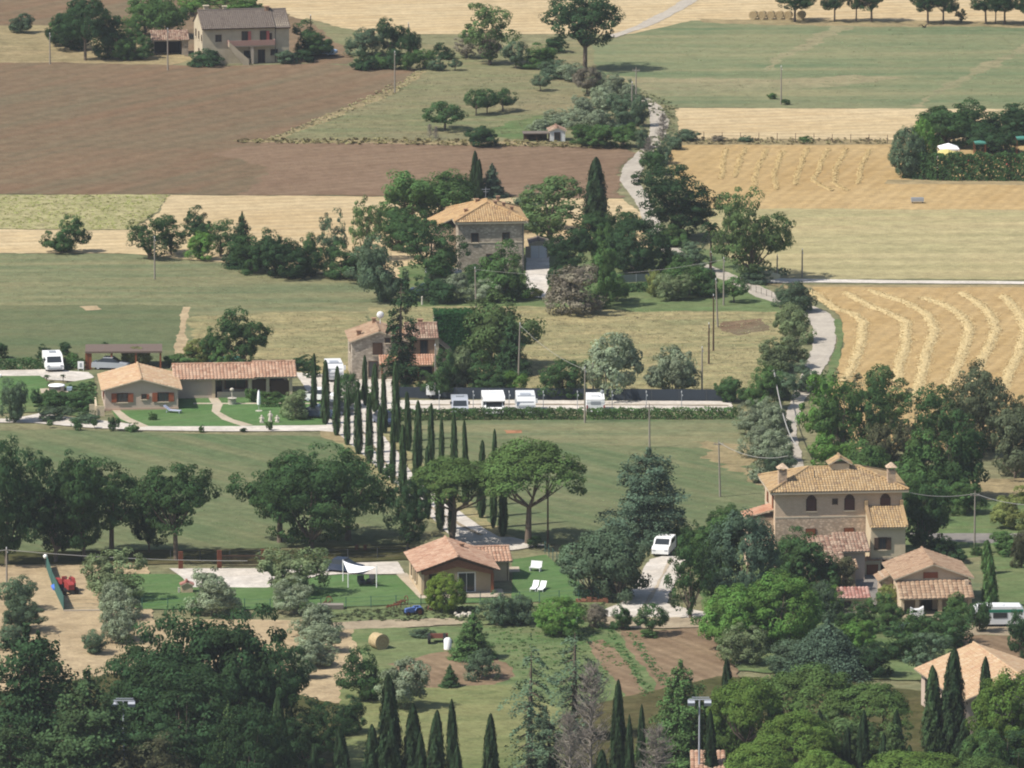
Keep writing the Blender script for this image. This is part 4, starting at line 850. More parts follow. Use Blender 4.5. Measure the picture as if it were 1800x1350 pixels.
# 5 long low house on the left
h = House('long_low_house', "long low cream house with brown shutters and striped tile roof beside the lawn", 'house', 185, 722, 5)
h.walls(0, 8.15, 0, 9.5, 2.35, W_cream, 3.45, 'y'); h.gable(0, 8.15, 0, 9.5, 2.35, 3.45, T_pale, 'y', .45, .4, .36)
h.window(1.35, .98, 1.15, .95, shut='open'); h.window(4.1, 1.28, .5, .5, shut='right'); h.window(5.9, .98, 1.15, .95, shut='open'); h.window(2.6, 1.0, .8, 1.1, face='left', shut='open')
h.walls(8.15, 12.4, 6.6, 12.6, 2.3, W_cream, 3.2, 'x', name='wing_wall'); h.walls(12.4, 21.0, 8.6, 12.6, 2.3, W_cream, None, name='wing_wall')
h.gable(8.0, 17.2, 6.6, 12.6, 2.3, 3.25, T_pink, 'x', .5, .05, .4); h.gable(17.3, 21.6, 6.6, 12.6, 2.42, 3.4, T_pink, 'x', .5, .3, .4)
for x in (12.5, 16.6, 18.6, 21.2): mb = MB(); mb.box(x - .18, x + .18, 6.55, 6.9, 0, 2.3); h.part('porch_pillar', mb, W_pale)
h.window(12.6, 0, .9, 2.0, y=8.6, door=True); h.window(13.9, .7, 2.4, 1.4, y=8.6, fm=WOOD); h.window(18.9, .9, 1.6, 1.1, y=8.6, fm=WOOD)
mb = MB(); mb.box(12.9, 16.4, 6.7, 6.85, 0, .7); h.part('porch_wall', mb, W_cream)
mb = MB(); mb.box(16.9, 18.4, 6.7, 6.8, .2, 2.1); mb.box(18.9, 21.0, 6.75, 6.85, .0, 1.9); h.part('wooden_screen', mb, WOODD)
mb = MB(); mb.box(-.08, 8.2, -.06, 0, 0, .25); h.part('plinth', mb, plain("pink_plinth", A(222, 190, 170), .9, .1)); mb = MB(); mb.prism_x([(0.3, 1.5), (0.3, .9), (-3.2, -.6), (-3.2, .9), (-2.6, .9)], -1.2, -1.0); h.part('stair_parapet', mb, W_pale)
mb = MB(); mb.box(-1.9, -1.3, -3.1, -2.9, -.2, 1.3); mb.box(-1.2, -.2, -3.1, -2.95, -.2, 1.1); h.part('gate_pier', mb, W_pale)
# carport behind
t = thing('carport', "long flat roofed wooden carport behind the left end of the low house", 'carport', G(153, 650), rad(2))
mb = MB(); mb.box(-.2, 8.6, -.2, 4.6, 1.95, 2.15); mb.build('roof', plain("grey_brown_roofing", A(128, 112, 104), .9, .1), t)
for x in (0, 2.8, 5.6, 8.4):
    for y in (0, 4.4): mb = MB(); mb.box(x - .1, x + .1, y - .1, y + .1, 0, 1.95); mb.build('post', WOOD, t)
mb = MB(); mb.box(-.2, .55, -.05, .05, 0, 1.9); mb.build('side_screen', WOOD, t)
# 6 lower centre house
h = House('tiled_bungalow', "low house with broad tiled gable and glass porch doors behind the round yellow green tree", 'house', 740, 1047, 8)
h.walls(0, 7.4, 1.0, 9.2, 2.65, W_peach, 3.9, 'y'); h.gable(0, 7.4, -.6, 9.2, 2.65, 3.95, T_pink, 'y', .55, .2, .32, under=WOODD)
mb = MB(); mb.prism_y([(.05, 2.0), (.05, 2.6), (3.7, 3.85), (7.35, 2.6), (7.35, 2.0), (3.7, 2.9)], -.2, .0); h.part('brick_gable', mb, W_brickr); mb = MB(); mb.prism_y([(0, 2.45), (0, 2.62), (3.7, 3.88), (7.4, 2.62), (7.4, 2.45), (3.7, 3.68)], -.35, -.21); h.part('gable_beam', mb, WOODD)
h.window(3.9, .05, 1.75, 2.0, y=1.0, door=True, fm=WHITE); h.window(1.0, .9, 1.1, 1.0, y=1.0); h.window(3.3, .7, 1.0, 1.1, face='left', xf=0, shut='open', sm=W_peach); h.window(6.2, .7, 1.0, 1.1, face='left', xf=0, shut='open', sm=W_peach)
for x in (.15, 3.55, 7.25): mb = MB(); mb.box(x - .14, x + .14, -.25, .05, 0, 2.2); h.part('porch_post', mb, W_peach if x < 4 else WOOD)
mb = MB(); mb.box(0, .25, .0, 1.0, 0, 2.6); h.part('porch_side', mb, W_peach); mb = MB(); mb.box(-.3, 7.8, -.5, 1.0, -.2, .06); h.part('porch_floor', mb, M_pave)
h.walls(7.4, 9.9, 6.4, 10.8, 2.1, W_peach, 2.9, 'x', name='wing_wall'); h.gable(4.6, 9.9, 6.4, 10.8, 2.1, 2.95, T_pink, 'x', .45, .3, .38); mb = MB(); mb.tube([(9.7, 6.35, 2.1), (9.7, 6.35, 0)], .04, 6); h.part('drainpipe', mb, WOODD)
h.chimney(5.0, 6.2, 3.2, 3.95, .4)
# 7 villa
h = House('brick_villa', "large three storey brick villa with hipped ochre roof and two hatted chimneys", 'house', 1362, 1000, 6)
h.walls(0, 13.1, 0, 8.0, 7.95, W_brick); h.hip(0, 13.1, 0, 8.0, 7.95, 9.75, T_warm, .62, 4.6, 'x', .3)
mb = MB(); mb.box(-.03, 13.13, -.05, .02, 5.25, 5.4); h.part('string_course', mb, TRIM)
mb = MB(); mb.box(.03, 13.05, -.025, .0, -.3, 5.24); h.part('rough_stone_storeys', mb, W_stone2)
for x in (3.25, 7.2, 11.0 - .1): h.window(x, 6.0, .95, 1.15, arch=True, shut='closed', sm=plain("dark_brown_shutter", A(104, 74, 68), .8, .1))
h.window(5.95, 6.6, .45, .55, sill=False)
for x in (3.2, 7.15): h.window(x, 2.6, .95, 1.5, y=-.025, shut='closed', sm=WOOD)
for y in (1.2, 5.2):
    for z in (5.9, 2.9): h.window(y, z, .8, 1.4, face='left', xf=0, shut='closed', sm=WOOD)
h.chimney(.95, 1.6, 7.6, 9.9, .85, W_stone2, 'hat'); h.chimney(12.1, 1.0, 7.6, 9.9, .8, W_stone2, 'hat')
mb = MB(); mb.box(6.2, 8.1, 3.3, 4.7, 9.4, 10.2); h.part('belvedere', mb, W_pale); h.gable(6.2, 8.1, 3.3, 4.7, 10.2, 10.75, T_warm, 'y', .3, .25)
mb = MB(); mb.tube([(4.3, 1.9, 8.6), (4.3, 1.9, 9.8)], .05, 6); h.part('flue', mb, DGREY); mb = MB(); mb.prism_y([(5.1, 9.02), (6.0, 9.02), (6.0, 9.10), (5.1, 9.10)], 2.3, 2.9); h.part('skylight', mb, SILVER)
h.walls(-2.7, 0, 1.2, 4.0, 5.1, W_brick, name='side_annex'); h.lean(-2.7, 0, 1.2, 4.0, 5.15, 5.9, T_orange, side='left')
# stair tower with lean-to roof in front of the right end
h.walls(9.35, 12.9, -3.9, -.06, 4.9, W_pale, h2=6.2, name='tower_wall'); h.lean(9.55, 12.7, -3.9, -.06, 4.95, 6.25, T_warm, .45)
for x in (9.2, 12.85): mb = MB(); mb.prism_x([(-4.1, 4.9), (-.06, 6.3), (-.06, 6.75), (-4.1, 5.15)], x, x + .3); mb.box(x, x + .3, -.6, -.06, 6.3, 7.0); h.part('parapet', mb, T_warm)
h.window(10.15, 2.6, .8, 1.2, y=-3.9, shut='open', sm=WOODD); h.window(10.1, .2, .9, 1.3, y=-3.93, sill=False, pm=DARK)
mb = MB(); mb.box(9.4, 12.9, -3.93, -3.89, -.3, 1.75); h.part('stone_base', mb, W_stone)
# 8 low annex in front of the villa
h = House('tiled_annex', "low annex with patched old tile roofs against the front of the brick villa", 'house', 1425, 1031, 6)
h.walls(0, 3.2, 0, 6.0, 2.6, W_stone2); h.lean(-.2, 3.4, -.4, 5.6, 2.4, 4.0, T_old, .2, .5)
h.walls(3.2, 5.9, 2.6, 6.0, 3.0, W_cream, name='right_wall'); h.lean(3.1, 6.2, 2.2, 5.8, 3.1, 4.25, T_old, .3, .35); h.window(3.35, 1.6, .6, .9, y=2.6, pm=DARK, sill=False)
h.walls(3.1, 4.4, -1.2, .4, 1.9, W_peach, name='front_wall'); h.lean(2.9, 4.6, -1.4, .6, 1.95, 2.5, T_brown, .2)
h = House('small_garage', "tiny flat topped outhouse with brown door below the cream stair tower", 'shed', 1519, 1012, 8)
h.walls(0, 1.7, 0, 1.6, 1.35, W_pale); h.lean(-.1, 1.8, -.1, 1.6, 1.4, 1.55, T_brown, .1, .3); mb = MB(); mb.box(.25, 1.45, -.05, 0, 0, 1.15); h.part('door', mb, WOOD)
h = House('garden_shed', "small shed with red and white patched tiles below the courtyard", 'shed', 1476, 1077, 4)
h.walls(0, 3.0, 0, 2.4, 1.35, W_peach); h.lean(-.05, 3.05, -.1, 2.4, 1.4, 2.0, T_red, .15, .4); h.window(.5, .5, .6, .6)
# 9 gabled house with lean-to
h = House('gabled_house', "small gabled brick house with striped lean-to roof right of the courtyard", 'house', 1584, 1082, 6)
h.walls(0, 7.1, 2.2, 9.8, 3.35, W_brick, 4.65, 'y'); h.gable(0, 7.1, 2.2, 9.8, 3.35, 4.65, T_brown, 'y', .5, .45)
h.window(2.6, 3.3, 1.35, .55, y=2.2, sill=False, pm=WOODR, fm=WOODR)
h.walls(0, .3, .0, 2.15, 1.7, W_pale, h2=3.0, name='side_wall'); h.lean(-.1, 7.2, -.3, 2.15, 1.75, 3.0, T_brown, .2, .5)
for x in (1.6, 3.9, 6.9): mb = MB(); mb.box(x - .2, x + .2, -.2, .2, 0, 1.7); h.part('porch_pillar', mb, W_peach)
h.window(2.4, .1, 1.0, 1.5, y=2.2, door=True, pm=DARK); mb = MB(); mb.box(6.6, 7.0, 1.2, 1.6, 2.2, 3.2); h.part('chimney', mb, W_brick)
h.walls(-1.2, -.1, 5.4, 8.2, 2.9, W_stone2, name='low_wing'); h.lean(-1.3, -.2, 5.4, 8.2, 2.5, 3.1, T_brown, side='left')
# 10 big roof lower right
h = House('big_roofed_house', "house with a broad pale tiled gable roof behind the two tallest cypresses at lower right", 'house', 1696, 1296, 14)
h.walls(0, 10.6, 0, 14.5, 3.6, W_cream, 5.6, 'y'); h.gable(0, 10.6, 0, 14.5, 3.6, 5.6, T_pale, 'y', .6, .5)
h.window(12.0, 1.6, 1.0, 1.3, face='left', xf=0); h.window(9.0, 1.6, 1.0, 1.3, face='left', xf=0); h.window(5.0, 1.0, 1.0, 1.3, face='left', xf=0); h.window(4.5, .8, 1.2, 1.4)
h = House('tile_roofed_hut', "hut of which only a ribbed tile roof shows at the bottom edge", 'hut', 1216, 1404, 0)
h.walls(0, 3.0, 0, 3.6, 2.6, W_cream); h.lean(-.05, 3.05, 0, 3.6, 2.6, 3.6, T_pink, .1, .42); h.window(1.0, .8, .8, .9)
# 11 field hut
h = House('field_hut', "little whitewashed hut with tile roof in front of the olive grove", 'hut', 967, 249, 6)
h.walls(0, 2.0, 0, 2.4, 1.35, OFFW, 1.75, 'y'); h.gable(0, 2.0, 0, 2.4, 1.35, 1.75, T_old, 'y', .2, .15); h.window(.6, .1, .7, 1.1, door=True)
t = thing('lean_to_shelter', "dark flat shelter attached left of the little whitewashed hut", 'shelter', G(921, 249), rad(4))
mb = MB(); mb.box(-.1, 3.4, -.1, 2.0, 1.0, 1.12); mb.build('roof', T_grey, t)
for x in (0, 1.7, 3.3): mb = MB(); mb.box(x - .06, x + .06, 0, .12, 0, 1.0); mb.build('post', WOODD, t)
mb = MB(); mb.box(.1, 3.2, 1.8, 1.9, 0, .95); mb.build('back_board', WOODD, t)
# ivy clad wall next to the cottage
t = thing('ivy_clad_tower', "square block of wall completely covered in dark green ivy beside the cottage", 'ivy wall', G(764, 645), rad(4))
mb = MB(); mb.box(0, 4.3, 0, 2.6, 0, 6.1); mb.build('wall', W_stone, t)
rs = np.random.default_rng(5); n = 9000; q = rs.random(n); xx = rs.random(n) * 4.5 - .1; zz = rs.random(n) ** .8 * 6.3
P = np.stack([xx, -.1 - .25 * rs.random(n) + 0 * q, zz], 1); k = q > .62; P[k] = np.stack([4.4 + .25 * rs.random(k.sum()), rs.random(k.sum()) * 2.7, zz[k]], 1); k = q > .84; P[k] = np.stack([xx[k], rs.random(k.sum()) * 2.8 - .1, 6.1 + .3 * rs.random(k.sum())], 1)
Nn = np.tile([0, -1, .4], (n, 1)).astype(float); Nn[q > .62] = [1, 0, .3]; Nn[q > .84] = [0, 0, 1]
o = link('ivy', leaf_mesh('ivy', P, Nn + unit(rs, n) * .7, .2 * (.6 + .8 * rs.random(n)), .3 + .5 * rs.random(n), rs), t, LEAF); o.color = (.030, .085, .030, 1)

# ------------------------------------------------------------------ vehicles
def wheels(t, xs, half, r=.33, wdt=.22):
    for y in xs:
        for sx in (-1, 1):
            mb = MB(); x0 = sx * half - (wdt if sx > 0 else 0); mb.cyl((x0, y, r), r, wdt, 'x', 14); wv = mb.build('wheel', BLACK, t)
            m = MB(); m.cyl((sx * half + (0 if sx > 0 else -.02), y, r), r * .58, .02, 'x', 12); m.build('rim', SILVER, wv)
def camper(name, label, px, py, rz, kind, W=2.2, L=6.2, Hh=2.9, body=WHITE, grp="campers and vans on the gravel"):
    t = thing(name, label, 'camper', G(px, py), rad(rz), grp); hw = W / 2
    # front of the vehicle looks along -y
    if kind == 'alcove':
        cab = [(0, .35), (0, .8), (.5, .95), (1.1, 1.5), (2.1, 1.55), (2.1, .35)]
        mb = MB(); mb.prism_x(cab, -hw * .86, hw * .86); mb.build('cab', body, t)
        mb = MB(); mb.prism_x([(2.0, .45), (1.9, 1.5), (.7, 1.52), (.45, 1.65), (.6, Hh - .1), (1.2, Hh), (L, Hh), (L, .45)], -hw, hw); mb.build('body', body, t)
        mb = MB(); mb.add([(-hw * .74, .49, .97), (hw * .74, .49, .97), (hw * .7, 1.05, 1.48), (-hw * .7, 1.05, 1.48)], [(0, 1, 2, 3)]); mb.build('windscreen', GLASS, t)
        for z in ((hw + .01),): pass
        mb = MB(); mb.box(-hw - .02, -hw, 3.0, 3.9, 1.2, 1.7); mb.build('side_window', GLASS, t); mb = MB(); mb.box(-hw - .02, -hw, 1.2, 1.7, 1.7, 1.95); mb.build('side_window', GLASS, t)
        mb = MB(); mb.box(-.3, .3, 2.6, 3.2, Hh, Hh + .12); mb.build('roof_hatch', OFFW, t)
        for sx in (-1, 1): mb = MB(); mb.box(sx * hw * .9 - .08, sx * hw * .9 + .08, .7, .85, 1.15, 1.5); mb.build('wing_mirror', BLACK, t)
        for sx in (-1, 1): mb = MB(); mb.box(sx * .68 - .14, sx * .68 + .14, -.03, .02, .7, .88); mb.build('headlight', SILVER, t)
    elif kind == 'coach':
        mb = MB(); mb.prism_x([(0, .4), (0, 1.3), (.2, Hh - .35), (.6, Hh), (L, Hh), (L, .4)], -hw, hw); mb.build('body', body, t)
        mb = MB(); mb.add([(-hw * .82, -.02, 1.05), (hw * .82, -.02, 1.05), (hw * .82, .13, Hh - .45), (-hw * .82, .13, Hh - .45)], [(0, 1, 2, 3)]); mb.build('windscreen', plain("screen_cover", (.20, .22, .26, 1), .4, .1), t)
        mb = MB(); mb.box(-hw * .8, hw * .8, -.03, 0, .6, .82); mb.build('grille', GREYP, t)
        for sx in (-1, 1): mb = MB(); mb.box(sx * .8 - .15, sx * .8 + .15, -.04, .01, .72, .95); mb.build('headlight', SILVER, t)
        for sx in (-1, 1): mb = MB(); mb.box(sx * (hw + .12) - .1, sx * (hw + .12) + .1, -.1, .05, 1.5, 2.0); mb.build('wing_mirror', OFFW, t)
        mb = MB(); mb.box(-hw * .9, hw * .9, .8, .95, Hh, Hh + .12); mb.box(-hw * .6, hw * .5, 1.6, 2.6, Hh, Hh + .09); mb.build('roof_rack', SILVER, t)
    elif kind == 'rear':
        mb = MB(); mb.prism_x([(0, .45), (0, Hh - .12), (.12, Hh), (L - 1.2, Hh), (L - .6, 1.7), (L, 1.2), (L, .45)], -hw, hw); mb.build('body', body, t)
        mb = MB(); mb.box(-.55, .55, -.03, 0, 1.3, 1.65); mb.build('rear_window', GREYP, t); mb = MB(); mb.box(-hw, hw, -.02, 0, Hh - .55, Hh - .45); mb.build('rear_trim', OFFW, t)
        mb = MB(); mb.box(-.5, .4, .6, 1.3, Hh, Hh + .22); mb.build('roof_box', OFFW, t); mb = MB(); mb.tube([(.75, .7, Hh), (.75, .7, Hh + .5)], .04, 6); mb.ball((.75, .62, Hh + .6), .22, .06, .22); mb.build('satellite_dish', GREYP, t)
        for sx in (-1, 1): mb = MB(); mb.box(sx * .95 - .08, sx * .95 + .08, -.03, 0, .8, 1.2); mb.build('tail_light', REDP, t)
    elif kind == 'van':
        mb = MB(); mb.prism_x([(0, .35), (0, .8), (.7, 1.0), (1.4, Hh - .18), (2.0, Hh - .05), (3.0, Hh), (L, Hh - .05), (L, .35)], -hw, hw); mb.build('body', body, t)
        mb = MB(); mb.add([(-hw * .84, .72, 1.04), (hw * .84, .72, 1.04), (hw * .78, 1.34, Hh - .2), (-hw * .78, 1.34, Hh - .2)], [(0, 1, 2, 3)]); mb.build('windscreen', GLASS, t)
        for sx in (-1, 1): mb = MB(); x = sx * (hw + .01); mb.box(x - .01, x + .01, 1.5, 2.5, 1.0, 1.45); mb.build('side_window', GLASS, t)
        for sx in (-1, 1): mb = MB(); mb.box(sx * .75 - .14, sx * .75 + .14, -.02, .03, .68, .88); mb.build('headlight', SILVER, t)
        for sx in (-1, 1): mb = MB(); mb.box(sx * (hw + .1) - .08, sx * (hw + .1) + .08, 1.0, 1.15, 1.2, 1.5); mb.build('wing_mirror', BLACK, t)
        mb = MB(); mb.box(-hw * .8, hw * .8, -.03, 0, .38, .6); mb.build('bumper', GREYP, t)
        mb = MB(); mb.box(-.4, .4, 2.6, 3.4, Hh, Hh + .12); mb.build('roof_hatch', GREYP, t)
    wheels(t, (.95, L - 1.4), hw - .02); return t
def car(label, px, py, rz, paint, L=4.2, W=1.7, Hh=1.45, name='parked_car', grp="cars parked at the houses", cat='car', boxy=False):
    t = thing(name, label, cat, G(px, py), rad(rz), grp); hw = W / 2
    mb = MB()
    if boxy: mb.prism_x([(0, .3), (0, .8), (.15, 1.0), (.9, 1.1), (1.6, Hh), (L - .3, Hh), (L, 1.0), (L, .3)], -hw, hw)
    else: mb.prism_x([(0, .3), (0, .62), (.12, .75), (1.1, .9), (L - .75, .95), (L - .05, .85), (L, .3)], -hw, hw)
    mb.build('body', paint, t)
    if not boxy:
        mb = MB(); y0, y1, y2, y3 = 1.0, 1.75, L - 1.4, L - .5; a, b = hw * .95, hw * .78
        mb.hull([(-a, y0, .88), (a, y0, .88), (a, y3, .93), (-a, y3, .93)], [(-b, y1, Hh - .06), (b, y1, Hh - .06), (b, y2, Hh - .06), (-b, y2, Hh - .06)]); mb.build('cabin_glass', GLASS, t)
        mb = MB(); mb.box(-b - .02, b + .02, y1 - .03, y2 + .05, Hh - .06, Hh); mb.build('roof', paint, t)
    else:
        mb = MB(); mb.add([(-hw * .86, .90, 1.14), (hw * .86, .90, 1.14), (hw * .8, 1.5, Hh - .02), (-hw * .8, 1.5, Hh - .02)], [(0, 1, 2, 3)]); mb.build('windscreen', GLASS, t)
        for sx in (-1, 1): mb = MB(); x = sx * (hw + .01); mb.box(x - .01, x + .01, 1.7, L - .6, 1.1, Hh - .15); mb.build('side_window', GLASS, t)
    for sx in (-1, 1): mb = MB(); mb.box(sx * hw * .72 - .16, sx * hw * .72 + .16, -.02, .03, .6, .74); mb.build('headlight', SILVER, t)
    wheels(t, (.8, L - .8), hw - .01, .3, .2); return t
camper('camper_van', "white low camper van with dark windscreen alone on the gravel at far left", 97, 655, 9, 'van', 2.0, 4.6, 1.85)
camper('motorhome', "tall white motorhome partly hidden behind the left row of cypresses", 590, 673, 6, 'coach', 1.85, 4.4, 2.05, OFFW)
camper('camper_van', "grey camper van with dark windscreen leftmost along the hedge", 809, 732, 2, 'van', 1.85, 4.4, 1.75, SILVER)
camper('motorhome', "white motorhome with a bulging cab roof second from the left along the hedge", 869, 732, 3, 'alcove', 2.45, 4.8, 2.1)
camper('motorhome', "square grey white motorhome with covered windscreen third along the hedge", 925, 732, 2, 'coach', 2.1, 4.8, 2.1, OFFW)
camper('motorhome', "white motorhome seen from its plain back on the right of the strip", 1047, 731, 1, 'rear', 2.0, 4.8, 2.0)
t = thing('box_trailer', "small white box trailer standing by the dark net left of the campers", 'trailer', G(757, 702), 0)
mb = MB(); mb.box(-.5, .5, 0, 1.6, .5, 1.45); mb.build('body', WHITE, t); mb = MB(); mb.box(-.08, .08, -.7, 0, .4, .5); mb.build('drawbar', DGREY, t)
for sx in (-1, 1): mb = MB(); mb.cyl((sx * .45 - .1, .8, .28), .28, .18, 'x'); mb.build('wheel', BLACK, t)
car("dark blue estate car under the cypress at the top of the white drive", 686, 752, 20, NAVY)
car("blue black car beside the lawn behind the first cypress of the left row", 590, 736, 72, NAVY)
car("white car behind the first cypress of the left row", 596, 706, 80, WHITE)
car("dark grey car behind the second cypress of the left row", 618, 730, 60, DGREY)
car("dark car with pale roof under the white sail", 636, 1008, 68, NAVY, 4.3)
car("pale car almost hidden in the shade of the square stone house", 806, 487, 60, SILVER)
car("silver car under the long flat carport", 226, 650, 80, SILVER)
car("black car hidden in shade among the shrubs left of the shaded drive", 778, 521, 80, NAVY, 4.0)
car("white people carrier parked on the gravel under the layered cedar", 1160, 979, -12, WHITE, 4.2, 1.75, 1.65, 'people_carrier', None, 'van', True)
car("small pale blue car in the shade beside the old farmhouse", 590, 98, 70, plain("pale_blue_paint", (.35, .5, .7, 1), .3, .05), 3.6)
# caravan
t = thing('caravan', "cream caravan with dark green band at the right edge", 'caravan', G(1712, 1104), rad(3))
mb = MB(); mb.prism_y([(.35, .35), (.0, .9), (.15, 1.9), (.6, 2.15), (4.7, 2.1), (5.0, 1.8), (5.05, .6), (4.8, .35)], 0, 2.1); mb.build('body', OFFW, t)
mb = MB(); mb.box(.35, 4.9, -.02, 0, 1.55, 1.85); mb.build('green_band', GREENP, t); mb = MB(); mb.box(1.9, 3.3, -.04, -.005, 1.0, 1.52); mb.build('window', GLASS, t); mb = MB(); mb.box(.5, 1.2, -.04, -.005, 1.0, 1.5); mb.build('window', GLASS, t)
mb = MB(); mb.box(1.4, 3.0, .5, 1.4, 2.13, 2.25); mb.build('roof_hatch', WHITE, t); mb = MB(); mb.box(-1.0, .3, .95, 1.1, .4, .5); mb.build('drawbar', DGREY, t)
for y in (.02, 1.9): mb = MB(); mb.cyl((2.7, y, .3), .3, .18, 'y'); mb.build('wheel', BLACK, t)
# tractors and farm things
def tractor(label, px, py, rz, paint, sc=1.0, roof=False):
    t = thing('tractor', label, 'tractor', G(px, py), rad(rz)); t.scale = (sc,) * 3
    mb = MB(); mb.prism_x([(.0, .6), (.0, 1.15), (.25, 1.3), (1.7, 1.45), (1.75, .6)], -.33, .33); mb.build('bonnet', paint, t)
    mb = MB(); mb.box(-.28, .28, .2, 2.7, .45, .7); mb.build('chassis', DGREY, t)
    mb = MB(); mb.prism_x([(2.0, .8), (2.0, 1.05), (2.5, 1.1), (2.6, 1.6), (2.7, 1.6), (2.65, .8)], -.28, .28); mb.build('seat', paint, t)
    for sx in (-1, 1):
        mb = MB(); mb.prism_x([(1.5, 1.0), (1.8, 1.5), (2.7, 1.5), (3.0, 1.0), (2.9, .98), (2.62, 1.38), (1.85, 1.38), (1.6, .98)], sx * .75 - .2, sx * .75 + .2); mb.build('mudguard', paint, t)
        mb = MB(); mb.cyl((sx * .78 - .19, 2.3, .72), .72, .38, 'x', 18); w1 = mb.build('rear_wheel', BLACK, t); m = MB(); m.cyl((sx * .98 - .01, 2.3, .72), .36, .02, 'x'); m.build('rim', RUST, w1)
        mb = MB(); mb.cyl((sx * .66 - .11, .35, .42), .42, .22, 'x', 16); w1 = mb.build('front_wheel', BLACK, t); m = MB(); m.cyl((sx * .78 - .01, .35, .42), .2, .02, 'x'); m.build('rim', RUST, w1)
    mb = MB(); mb.tube([(0, 1.75, 1.2), (0, 1.95, 1.55)], .03, 6); mb.tube([(-.2, 1.95, 1.55), (.2, 1.95, 1.6)], .03, 6); mb.build('steering_wheel', DGREY, t); mb = MB(); mb.tube([(.2, .9, 1.35), (.2, .9, 2.0)], .04, 6); mb.build('exhaust', DGREY, t)
tractor("red tractor parked on the sandy plot by the green net", 126, 1047, 20, REDP, .95)
tractor("small blue and white tractor in the rough bank below the lower lawn", 712, 1083, -70, plain("faded_blue_paint", (.08, .14, .35, 1), .5, .15), .6)
t = thing('blue_tarpaulin', "crumpled bright blue tarpaulin heap beside the green net", 'tarpaulin', G(103, 1038)); mb = MB(); mb.ball((0, 0, .25), .75, .5, .45, jit=.3); tag(t); o = mb.build('heap', BLUEP, t)
t = thing('farm_trailer', "old rusty trailer with two upright wheels beside the white tank", 'trailer', G(752, 1132), rad(4))
mb = MB(); mb.box(.3, 2.0, 0, 1.2, .55, .75); mb.box(.3, 2.0, 0, .08, .75, 1.05); mb.build('bed', REDBR, t)
for x in (0, 1.5): mb = MB(); mb.cyl((x, -.15, .55), .55, .25, 'x'); mb.build('wheel', BLACK, t)
t = thing('water_tank', "upright white plastic water tank in front of the rusty trailer", 'tank', G(787, 1143)); mb = MB(); mb.tube([(0, 0, .1), (0, 0, 1.1), (0, 0, 1.25)], [.38, .38, .2], 16); mb.build('tank', WHITE, t); mb = MB(); mb.box(-.4, .4, -.4, .4, 0, .1); mb.build('pallet', WOOD, t)
# hay bales
def bale(label, px, py, rz, r=.75, L=1.2, grp=None):
    t = thing('round_bale', label, 'bale', G(px, py), rad(rz), grp); mb = MB(); n = 28; vs = []
    for k in range(5):
        x = -L / 2 + L * k / 4; rr = r * (1 if k in (0, 2, 4) else .965)
        mb_pts = [(x, rr * math.cos(6.283 * q / n) * random.uniform(.98, 1.02), r + rr * math.sin(6.283 * q / n) * random.uniform(.98, 1.02)) for q in range(n)]; vs += mb_pts
    mb.add(vs, [(k * n + q, k * n + (q + 1) % n, (k + 1) * n + (q + 1) % n, (k + 1) * n + q) for k in range(4) for q in range(n)] + [tuple(range(n - 1, -1, -1)), tuple(range(4 * n, 5 * n))])
    mb.build('straw_roll', STRAWM, t)
    for sx in (-1, 1):
        m = MB(); a = [(sx * (L / 2 + .012), (.06 + .045 * q) * r / .75 * math.cos(q * .8), r + (.06 + .045 * q) * r / .75 * math.sin(q * .8)) for q in range(14)]; m.tube(a, .018, 4); m.build('spiral_end', plain("end_straw", A(190, 146, 96), .95, .2, 5) if sx < 0 and 'end_straw' not in bpy.data.materials else bpy.data.materials['end_straw'], t)
bale("large round straw bale on the grass below the dirt track", 666, 1141, 122, .8, 1.35)
for k in range(6):
    x = 1324.5 + 15.2 * k + (8 if k == 5 else 0); bale("round straw bale by the tall line of trees, %s from the left in the row" % ("first second third fourth fifth last".split()[k]), x, 33.5, 78, .62, 1.1, "row of round bales in the stubble")
